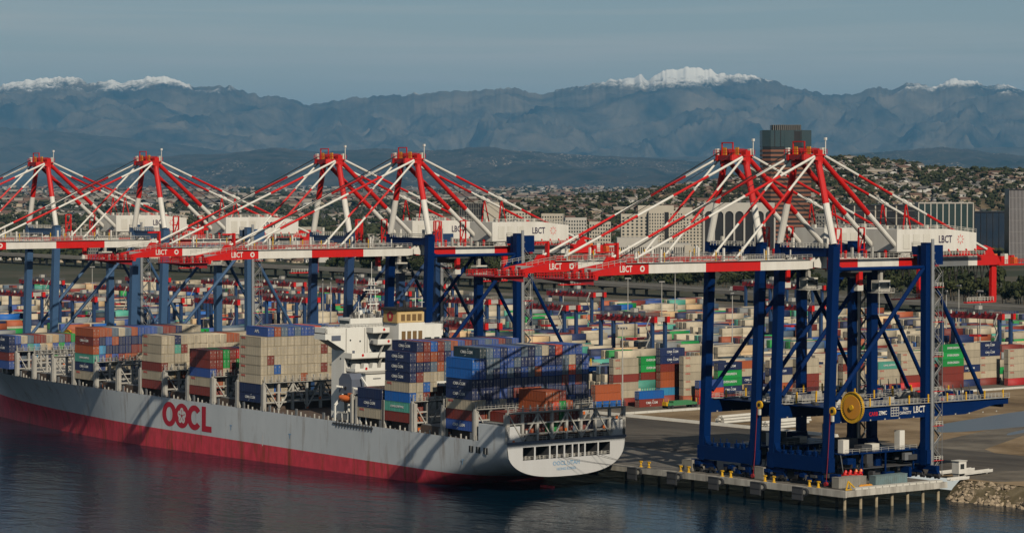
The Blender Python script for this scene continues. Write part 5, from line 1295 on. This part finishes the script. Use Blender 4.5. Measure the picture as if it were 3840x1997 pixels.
def put_house(pxx, D, individual):
    global NH
    p = lay(pxx, D); z = ground_z(pxx, D)-0.3; big = rng.random() < 0.16
    sx, sy, sz = (rng.uniform(16,36), rng.uniform(10,18), rng.uniform(6,11)) if big else (rng.uniform(8,13), rng.uniform(7,10), rng.uniform(4,7))
    v = int(rng.integers(5)); ro = rng.choice([0.05,1.6,-0.3,0.6])+rng.uniform(-.1,.1) - THETA*0
    if individual:
        o = link('house', HM[v], None, (p.x,p.y,z)); o.scale = (sx,sy,sz); o.rotation_euler = (0,0,ro)
        tag(o, ('pale house among trees on the hillside' if z > QZ+4 else 'pale low building among trees on the plain'), 'house', 'houses on the hillside' if z > QZ+4 else 'low buildings on the plain'); NH += 1
    else: xf.append((v, p.x, p.y, z, sx, sy, sz, ro))
for k in range(7200):
    if k % 2:
        pxx = rng.uniform(1750,3920); D = rng.uniform(3600,5750)
        if vnoise(np.array(pxx*0.004), np.array(D*0.004), 9) < 0.33: continue
    else:
        p, D, pxx = town_point(765,985)
        if D < 2000 or (p.x < 905 and p.y < 2500) or vnoise(np.array(pxx*0.006), np.array(D*0.0022), 5) > 0.62: continue
    put_house(pxx, D, (k % 2 == 1 and D > 4500 and NH < 140) or (k % 2 == 0 and D < 3400 and NH < 290))
for k in range(2200):                                    # bigger pale blocks far out
    py = rng.uniform(704,776); D = 893800/(py-YH); pxx = rng.uniform(-80,3920); p = lay(pxx,D)
    xf.append((int(rng.integers(5)), p.x, p.y, QZ-0.5, rng.uniform(20,90), rng.uniform(15,40), rng.uniform(8,22)*(1+D/40000), rng.uniform(0,3)))
merged('town_houses', hT, hF, hMi, xf, names_, 'pale houses and low blocks spread across the plain and hill', 'houses')
# --- large buildings
for nm, c, rg in (('b_brown',(0.22,0.088,0.05),0.7),('b_dark',(0.020,0.020,0.022),0.3),('b_teal',(0.035,0.062,0.072),0.25),('b_cream',(0.48,0.43,0.35),0.8),('b_white',(0.46,0.43,0.38),0.7),('b_green',(0.022,0.045,0.045),0.25),('b_blue',(0.018,0.032,0.055),0.25),('b_pin',(0.30,0.28,0.28),0.7),('b_grey',(0.20,0.19,0.17),0.7)): mat(nm, c, rg, 0.15, 0.08)
def bld(name, pl, pr, pt, D, depth, yaw, label, cat='building'):
    """empty at the building's foot; local x along its front, y away from the camera"""
    pc = (pl+pr)/2; p = lay(pc, D); o = empty(name, (p.x,p.y,QZ-0.3), -THETA+yaw); tag(o, label, cat)
    w = (pr-pl)/FPX*D; h = alt(pt, D)-QZ
    return o, w, h
# brown banded office tower with teal glass crown
o, w, h = bld('office_tower', 2860, 3045, 487, 3000, 50, 0, 'tall brown banded office tower with teal glass crown and black roof plant', 'tower')
c_ = w*0.16; hw2 = w/2; dep = 46
octo = [(-hw2,c_),(-hw2+c_,0),(hw2-c_,0),(hw2,c_),(hw2,dep-c_),(hw2-c_,dep),(-hw2+c_,dep),(-hw2,dep-c_)]
def inset(pts, k, cy=dep/2): return [(x*k, cy+(y-cy)*k) for x, y in pts]
b = MB(); b.prism(inset(octo,0.985),'z',0,h-17,'b_dark'); b.build('core', o)
z = 3.0; k = 0
while z < h-19:
    b = MB(); b.prism(octo,'z',z,z+2.3,'b_brown'); b.build('spandrel_band', o); z += 4.55; k += 1
b = MB(); b.prism(octo,'z',h-17,h,'b_teal'); b.build('glass_crown', o)
b = MB()
for x in (-hw2+c_*1.5,-hw2*0.28,0.0,hw2*0.3,hw2-c_*1.4): b.box(x-0.4,x+0.4,-0.3,0,h-17,h,'b_dark')
split(b,'crown_mullion', o)
b = MB(); b.box(-w*0.06,w*0.13,-0.45,0,h*0.72,h-1,'b_teal'); b.box(w*0.13,w*0.26,-0.45,0,h*0.82,h-1,'b_dark'); b.build('glass_slot', o)
b = MB(); b.prism(inset(octo,0.6),'z',h,h+5.5,'b_dark'); 
for x in np.linspace(-w*0.27,w*0.27,14): b.box(x-0.3,x+0.3,dep*0.18,dep*0.2,h,h+6.0,'b_grey')
b.build('roof_plant', o)
# beige hotel of three wings with small square windows
def grid_block(o, name, x0, x1, y0, y1, h, wm, nx, nz, gm='glass', frac=0.45, z0=4):
    b = MB(); b.box(x0,x1,y0,y1,0,h,wm); b.build(name, o)
    b = MB(); dx = (x1-x0)/nx; dz = (h-z0-2)/nz
    for i in range(nx):
        for j in range(nz): b.box(x0+dx*(i+0.5-frac/2),x0+dx*(i+0.5+frac/2),y0-0.05,y0+0.2,z0+dz*j+dz*0.2,z0+dz*j+dz*0.75,gm)
    q = b.build('window_grid', o); tag(q, kind='stuff')
o, w, h = bld('hotel', 2330, 2650, 775, 2900, 40, 0, 'beige hotel of stepped wings with grids of small dark windows')
grid_block(o,'wall',-w/2,-w*0.18,6,26,h-7,'b_cream',6,13); grid_block(o,'wall',-w*0.18+0.02,w*0.22,0,26,h-3.5,'b_cream',13,15); grid_block(o,'wall',w*0.22+0.02,w*0.5,4,26,h-9,'b_cream',7,13)
b = MB(); b.box(-w*0.30,w*0.12,9,24,h-9,h+1.5,'b_cream'); b.box(w*0.14,w*0.34,10,25,h-9,h-0.5,'b_cream'); b.build('penthouse', o)
b = MB(); b.box(w*0.005,w*0.055,-0.25,-0.06,4,h-5,'b_dark'); b.build('lift_shaft', o)
o, w, h = bld('arena', 2285, 2592, 925, 2700, 60, 0, 'low white building with a long row of dark vertical slots')
b = MB(); b.box(-w/2,w/2,0.6,50,0,h,'b_dark'); b.box(-w/2,w/2,0,51,h,h+3.0,'b_white'); b.build('hall', o)
for i in range(38): b = MB(); x = -w/2+w*i/37.0; b.box(x-0.55,x+0.55,-0.3,0.6,0,h,'b_white'); b.build('rib', o)
b = MB(); b.box(-w*0.4,w*0.1,8,40,h+3.0,h+8.5,'b_white'); b.box(w*0.42,w*0.5,-1.2,-0.3,0,h+2,'b_cream'); b.build('roof_hall', o)
# black glass block with pale arched frames
o, w, h = bld('arched_building', 2640, 2905, 790, 2800, 40, 0, 'black glass block with tall pale arched frames')
b = MB(); b.box(-w/2,w/2,1.2,36,0,h,'b_dark'); b.box(-w/2,w/2,0,37,h,h+8,'b_white'); b.build('block', o)
for i in range(8): b = MB(); x = -w/2+w*i/7.0; b.box(x-0.8,x+0.8,-0.4,1.2,0,h,'b_white'); b.build('pier', o)
for i in range(7):
    x0 = -w/2+w*i/7.0+0.8; x1 = -w/2+w*(i+1)/7.0-0.8; r_ = (x1-x0)/2; b = MB(); pts = [(x0,h),(x0,h-r_)]+[(x0+r_-r_*math.cos(t),h-r_+r_*math.sin(t)) for t in np.linspace(0,math.pi,9)]+[(x1,h)]
    b.prism([(x0,h)]+[(x0+r_-r_*math.cos(t),h-r_+r_*math.sin(t)) for t in np.linspace(0,math.pi/2,6)],'y',-0.2,1.2,'b_white'); b.prism([(x1,h)]+[(x0+r_+r_*math.cos(t),h-r_+r_*math.sin(t)) for t in np.linspace(0,math.pi/2,6)],'y',-0.2,1.2,'b_white'); b.build('arch', o)
def rib_block(name, pl, pr, pt, D, label, body, rib, n, dep=30, rw=0.8, cap=None, capm=None):
    o, w, h = bld(name, pl, pr, pt, D, dep, 0, label)
    b = MB(); b.box(-w/2,w/2,0.5,dep,0,h,body); b.build('block', o)
    for i in range(n+1): b = MB(); x = -w/2+w*i/n; b.box(x-rw/2,x+rw/2,-0.1,0.5,0,h,rib); b.build('mullion', o)
    b = MB(); b.box(-w/2-0.3,w/2+0.3,-0.3,dep+0.2,h,h+(cap or 1.2),capm or rib); b.build('parapet', o)
    b = MB()
    for k in range(6):
        z = h*(k+0.8)/6.5; b.box(-w/2,w/2,0.35,0.5,z,z+0.5,body if body != 'b_dark' else 'b_grey')
    split(b,'floor_line', o)
    return o, w, h
rib_block('office_block', 3165, 3440, 770, 3300, 'wide black office block with a few cream columns','b_dark','b_cream',7,rw=1.4,capm='b_dark')
rib_block('office_block', 3445, 3650, 762, 3000, 'white framed office block with green glass strips','b_green','b_white',9,rw=1.1)
rib_block('office_block', 3655, 3792, 795, 3100, 'low dark blue glass office block','b_blue','b_dark',6,rw=0.5,capm='b_dark')
rib_block('office_block', 3786, 3990, 712, 2900, 'grey pinstriped office slab cut by the picture edge','b_dark','b_pin',40,rw=0.7,capm='b_dark')
rib_block('office_block', 1722, 1812, 762, 3400, 'dark grid fronted slab standing among low houses','b_dark','b_grey',10,rw=0.5)
o, w, h = bld('apartment_slab', 1814, 1872, 758, 3390, 20, 0, 'blank tan end wall of the dark slab among houses'); b = MB(); b.box(-w/2,w/2,0,24,0,h,'b_cream'); b.build('wall', o); b = MB(); b.box(-w/2+1,w/2-1,2,20,h,h+2,'b_grey'); b.build('roof_box', o)
k = 0
for pl, pr, pt, D, m in sorted(((1560,1650,800,3300,'b_white'),(1900,1990,790,3600,'b_cream'),(2030,2110,800,3500,'b_cream'),(2120,2200,815,3200,'b_white'),(2210,2290,830,3100,'b_cream'),(1480,1545,830,3300,'b_cream'),(3060,3150,800,3200,'b_grey'),(2690,2760,760,3500,'b_cream'),(1120,1190,850,3100,'b_cream'),(830,890,860,3000,'b_white'),(560,640,870,2900,'b_cream'),(330,400,880,2900,'b_grey'))):
    o, w, h = bld('apartment_block', pl, pr, pt, D, 20, rng.uniform(-.2,.2), f'{m[2:]} mid-rise block among trees, {ordinal(k)} mid-rise from the left', 'building')
    grid_block(o,'wall',-w/2,w/2,0,18,h,m,8,max(3,int(h/4)),frac=0.5,z0=2); k += 1
# --- elevated port road with parapets and piers
rd = tag(empty('viaduct', (0,0,0)), 'long concrete road viaduct running behind the container yard', 'viaduct')
mat('road_conc', (0.30,0.275,0.235), 0.9, 0.5, 0.05, dirtcol=(0.16,0.14,0.115))
pts = [(770,420,7.5),(795,640,8.5),(805,860,9.5),(822,1010,10.5),(835,1200,11.5),(846,1420,12.0),(860,1750,12.0),(880,2200,12.0)]
mat('asphalt_road', (0.16,0.145,0.125), 0.9, 0.4, 0.05)
for (xa,ya,za),(xb,yb,zb) in zip(pts[:-1],pts[1:]):
    a, c = Vector((xa,ya,za)), Vector((xb,yb,zb)); b = MB(); b.beam(a,c,26,1.3,'road_conc'); b.beam(a+Vector((0,0,0.68)),c+Vector((0,0,0.68)),24,0.04,'asphalt_road'); b.build('deck', rd)
    for s in (-12.8,12.8): b = MB(); b.beam(a+Vector((s,0,1.1)),c+Vector((s,0,1.1)),0.4,1.2,'road_conc'); b.build('parapet', rd)
    n = int((c-a).length/36)
    for i in range(n):
        p = a.lerp(c,(i+0.5)/n)
        b = MB(); b.box(p.x-9,p.x+9,p.y-0.9,p.y+0.9,p.z-2.4,p.z-0.6,'road_conc')
        for s in (-6,6): b.box(p.x+s-0.8,p.x+s+0.8,p.y-0.8,p.y+0.8,QZ-0.5,p.z-2.4,'road_conc')
        b.build('pier', rd)
sheet('embankment_road', [(700,380),(735,380),(770,900),(790,1500),(755,1500),(735,900)], QZ-0.005, 'yardfloor')
# truck with a maroon box on the viaduct
t = empty('truck', (806,905,10.4), math.atan2(220,10)-math.pi/2); tag(t, 'white truck hauling a maroon container along the viaduct', 'truck')
b = MB(); b.box(-1.25,1.25,7.6,9.8,0.9,3.6,'white'); b.box(-1.2,1.2,9.8,10.6,0.9,2.2,'white'); b.box(-1.1,1.1,9.78,9.84,2.3,3.3,'glass'); b.build('cab', t)
b = MB(); b.box(-1.22,1.22,-5.6,7.0,1.35,4.2,'darkred'); b.build('cargo_box', t)
b = MB(); b.box(-0.6,0.6,-5.6,10,0.85,1.3,'darkgrey'); b.build('chassis', t)
wb = MB(); wb.tube((-1.25,0,0),(-0.7,0,0),0.52,'rubber',12); wb.tube((0.7,0,0),(1.25,0,0),0.52,'rubber',12); wm = wb.mesh('wheel_pair')
for y in (-4.6,-3.3,6.2,9.4): link('wheel_pair', wm, t, (0,y,0.55))
# --- tall lamp masts in the yard
def mast_mesh():
    b = MB(); b.tube((0,0,0),(0,0,32),0.34,'lightgrey',8,r2=0.16); b.box(-1.6,1.6,-0.25,0.25,31.6,32.0,'lightgrey')
    for x in (-1.4,-0.5,0.5,1.4): b.box(x-0.3,x+0.3,-0.5,0.3,31.0,31.6,'darkgrey')
    return b.mesh('lamp_mast')
mm_ = mast_mesh()
mast_spots = [(2355,1150,1500),(2482,1170,1450),(2532,1090,1600),(3550,1240,1330),(3597,1200,1400),(3677,1230,1330),(2747,1265,1300),(3298,1170,1450),(1030,1090,1500),(1240,1080,1500),(1210,1085,1480),(345,1010,1700),(1160,1080,1550),(1335,1080,1560),(1990,1010,1700),(2112,1010,1700),(2335,1440,1000)]
for i, (pxx, _, D) in enumerate(sorted(mast_spots)):
    p = lay(pxx, D); o = link('lamp_mast', mm_, None, (p.x,p.y,QZ)); o.scale = (1,1,1.0); o.rotation_euler = (0,0,0.3*i)
    tag(o, f'tall thin grey lamp mast in the yard, {ordinal(i)} mast from the left', 'lamp mast', 'lamp masts in the yard')
# ---------------------------------------------------------------- small things on the quay and the apron
mat('teal_grey', (0.17,0.25,0.26), 0.5, 0.4, 0.5); mat('drab', (0.30,0.28,0.24), 0.6, 0.4, 0.4)
def crate(name, x, y, L, W_, H_, m, label, cat, rz=0.0, ribs=8):
    o = empty(name, (x,y,QZ), rz); tag(o, label, cat)
    b = MB(); b.box(-L/2,L/2,-W_/2,W_/2,0.12,H_,m); b.build('body', o)
    b = MB()
    for k in range(ribs): xx = -L/2+L*(k+0.5)/ribs; b.box(xx-0.06,xx+0.06,-W_/2-0.05,-W_/2,0.2,H_-0.1,m)
    b.build('side_rib', o)
    b = MB(); b.box(-L/2-0.05,L/2+0.05,-W_/2-0.06,W_/2+0.06,H_,H_+0.12,m); b.build('lid', o)
    return o
crate('work_container', 19.5, 6.2, 6.1, 2.4, 2.5, 'teal_grey', 'grey teal work container near the quay end behind the walkway slabs', 'container')
crate('work_container', 26.0, 6.6, 6.1, 2.4, 2.5, 'teal_grey', 'second grey teal work container, toward the landward leg', 'container')
crate('supply_bin', 6.8, 6.6, 8.0, 2.6, 2.9, 'drab', 'long drab storage bin by the corner bollards of the quay', 'bin')
crate('supply_bin', 12.6, 7.2, 2.6, 2.4, 2.7, 'drab', 'short drab storage bin beside the long one', 'bin')
crate('supply_bin', 4.6, 36.6, 3.0, 3.4, 3.4, 'drab', 'drab bin standing between the two cranes at the quay edge', 'bin')
crate('supply_bin', 5.2, 66.0, 3.4, 3.2, 3.2, 'drab', 'drab bin beside the leg of the second crane', 'bin')
crate('supply_bin', 9.0, 70.0, 6.4, 2.6, 2.6, 'drab', 'low drab bin near the ship stern', 'bin')
o = empty('spreader_rack', (12.4,10.4,QZ)); tag(o, 'red and yellow spreader gear lying behind the drab bins', 'spreader')
b = MB(); b.box(-3.6,3.6,-1,1,2.0,3.0,'red'); 
for x in (-3,-1.2,1.0,2.8): b.tube((x,-0.8,3.0),(x,-0.8,3.7),0.6,'red',10,r2=0.5); b.tube((x+0.2,-0.9,3.7),(x+0.2,-0.9,4.3),0.5,'orange' if x > 0 else 'red',10,r2=0.25)
b.box(-3.4,-3.0,-0.9,0.9,0,2,'bone'); b.box(3.0,3.4,-0.9,0.9,0,2,'bone'); b.build('frame', o)
o = empty('cable_drum_stand', (11.6,4.2,QZ)); tag(o, 'orange coil of hose on the quay in front of the bins', 'hose')
b = MB()
for k in range(9): b.tube((-2+0.5*k,-0.3,0.35+0.12*(k%2)),(-1.6+0.5*k,0.3,0.35+0.12*(k%2)),0.42,'gold',9)
b.build('coil', o)
o = empty('ramp_frame', (2.6,1.6,QZ)); tag(o, 'yellow triangular ramp frame at the quay corner', 'frame')
b = MB(); b.beam((-0.8,0,0),(0,0,2.4),0.25,0.3,'yellow'); b.beam((0,0,2.4),(2.8,0,0.2),0.25,0.3,'yellow'); b.beam((-0.8,0,0.15),(2.8,0,0.15),0.25,0.25,'yellow'); b.beam((0.4,0,2.0),(0.9,0,0.2),0.2,0.25,'yellow'); b.build('frame', o)
# gangways and white pipes by the landward leg
for i, (x, y, L, rz, z) in enumerate(((57,14,17,0.1,0.7),(58,8,18,0.15,0.7),(45,1.5,8,0.05,0.4),(49,5.5,7,0.75,1.2))):
    o = empty('white_gangway', (x,y,QZ), rz); tag(o, f'white steel gangway section lying by the landward crane leg, {ordinal(i)} from the dirt lot', 'gangway', 'gangway sections on the quay')
    b = MB(); b.box(-L/2,L/2,-0.6,0.6,z-0.3,z,'white'); b.box(-L/2,L/2,-0.65,-0.55,z,z+0.5,'white'); b.box(-L/2,L/2,0.55,0.65,z,z+0.5,'white'); b.build('deck', o)
    b = MB()
    for xx in (-L*0.35,L*0.35): b.box(xx-0.2,xx+0.2,-0.5,0.5,0,z-0.3,'lightgrey')
    b.build('support', o)
o = empty('control_cabin', (47.2,3.2,QZ)); tag(o, 'small white control cabin at the foot of the landward leg', 'cabin')
b = MB(); b.box(-1.5,1.5,-1.3,1.3,1.6,5.0,'white'); b.box(-1.7,1.7,-1.5,1.5,5.0,5.2,'bone'); b.build('body', o); b = MB(); b.box(-0.9,0.6,-1.36,-1.3,2.9,4.3,'glass'); b.build('window', o); b = MB()
for xx in (-1.2,1.2): b.box(xx-0.15,xx+0.15,-1,1,0,1.6,'lightgrey')
b.build('support', o)
# white barrier along the apron edge
o = empty('barrier_wall', (0,0,0)); tag(o, 'long pale concrete barrier between the apron and the dirt lot', 'barrier')
for k in range(56):
    y = 118+3.4*k; b = MB(); b.prism([(113.6,QZ),(115.2,QZ),(114.7,QZ+0.95),(114.1,QZ+0.95)],'y',y,y+3.3,'bone'); b.build('barrier_section', o)
o = empty('low_wall', (0,0,0)); tag(o, 'low pale kerb wall along the front of the container yard', 'wall')
for k in range(40):
    x = 118+6*k; b = MB(); b.box(x,x+5.9,228.2,228.9,QZ,QZ+0.8,'bone'); b.build('wall_section', o)
# white pipe piles lying beyond the barrier
pm = MB(); pm.tube((-9,0,0),(9,0,0),0.5,'bone',12); pm = pm.mesh('pipe')
k = 0
for cx, cy, rows in ((128,178,3),(124,152,3),(142,166,2),(134,160,2)):
    for r_ in range(rows):
        for q in range(rows-r_+1):
            o = link('steel_pipe', pm, None, (cx+rng.uniform(-.8,.8), cy+q*1.05+r_*0.52, QZ+0.5+r_*0.9)); o.rotation_euler = (0,0,rng.uniform(-.02,.02)+0.1); k += 1
            tag(o, 'white steel pipe in the piles lying beyond the barrier', 'pipe', 'white pipes piled beyond the barrier')
# green reach vehicle parked by the yard front
o = empty('yard_vehicle', (156,240,QZ)); tag(o, 'low green yard vehicle with yellow posts parked before the stacks', 'vehicle')
mat('vgreen', (0.05,0.22,0.09), 0.5, 0.3, 0.6)
b = MB(); b.box(-7,7,-1.5,1.5,1.0,1.9,'vgreen'); b.box(-4.5,4.5,-1.52,1.52,1.9,2.6,'vgreen'); b.build('flatbed', o)
for x in (-6.6,-5,5,6.6):
    b = MB(); b.tube((x,-1.6,0.6),(x,-1.0,0.6),0.6,'rubber',12); b.tube((x,1.0,0.6),(x,1.6,0.6),0.6,'rubber',12); b.build('wheel', o)
b = MB()
for x in (-6.8,6.8):
    for y in (-1.3,1.3): b.beam((x,y,1.9),(x,y,3.4),0.18,0.18,'yellow')
b.box(-7.6,-7,-1.2,1.2,1.0,2.4,'yellow'); b.build('corner_post', o)
# mooring lines from the stern
for i, (xa, za, xb, yb) in enumerate(((-3.5,8.4,2.0,60),(-1.6,8.4,2.0,63),(8.5,8.8,2.0,66),(10.5,8.8,2.0,70))):
    B = MB(); a = SHIPM @ Vector((xa,-0.1,za)); c = Vector((1.0, yb, QZ+1.0)); prev = a
    for t in np.linspace(0,1,13)[1:]:
        p = a.lerp(c,t) - Vector((0,0,1.6*4*t*(1-t)*0.6)); B.tube(prev,p,0.06,'darkgrey',5,caps=False); prev = p
    o = B.build('mooring_line'); tag(o, f'dark mooring line slanting down from the stern to the quay, {ordinal(i)} from the water side', 'rope', 'mooring lines at the stern')
far_mesh()
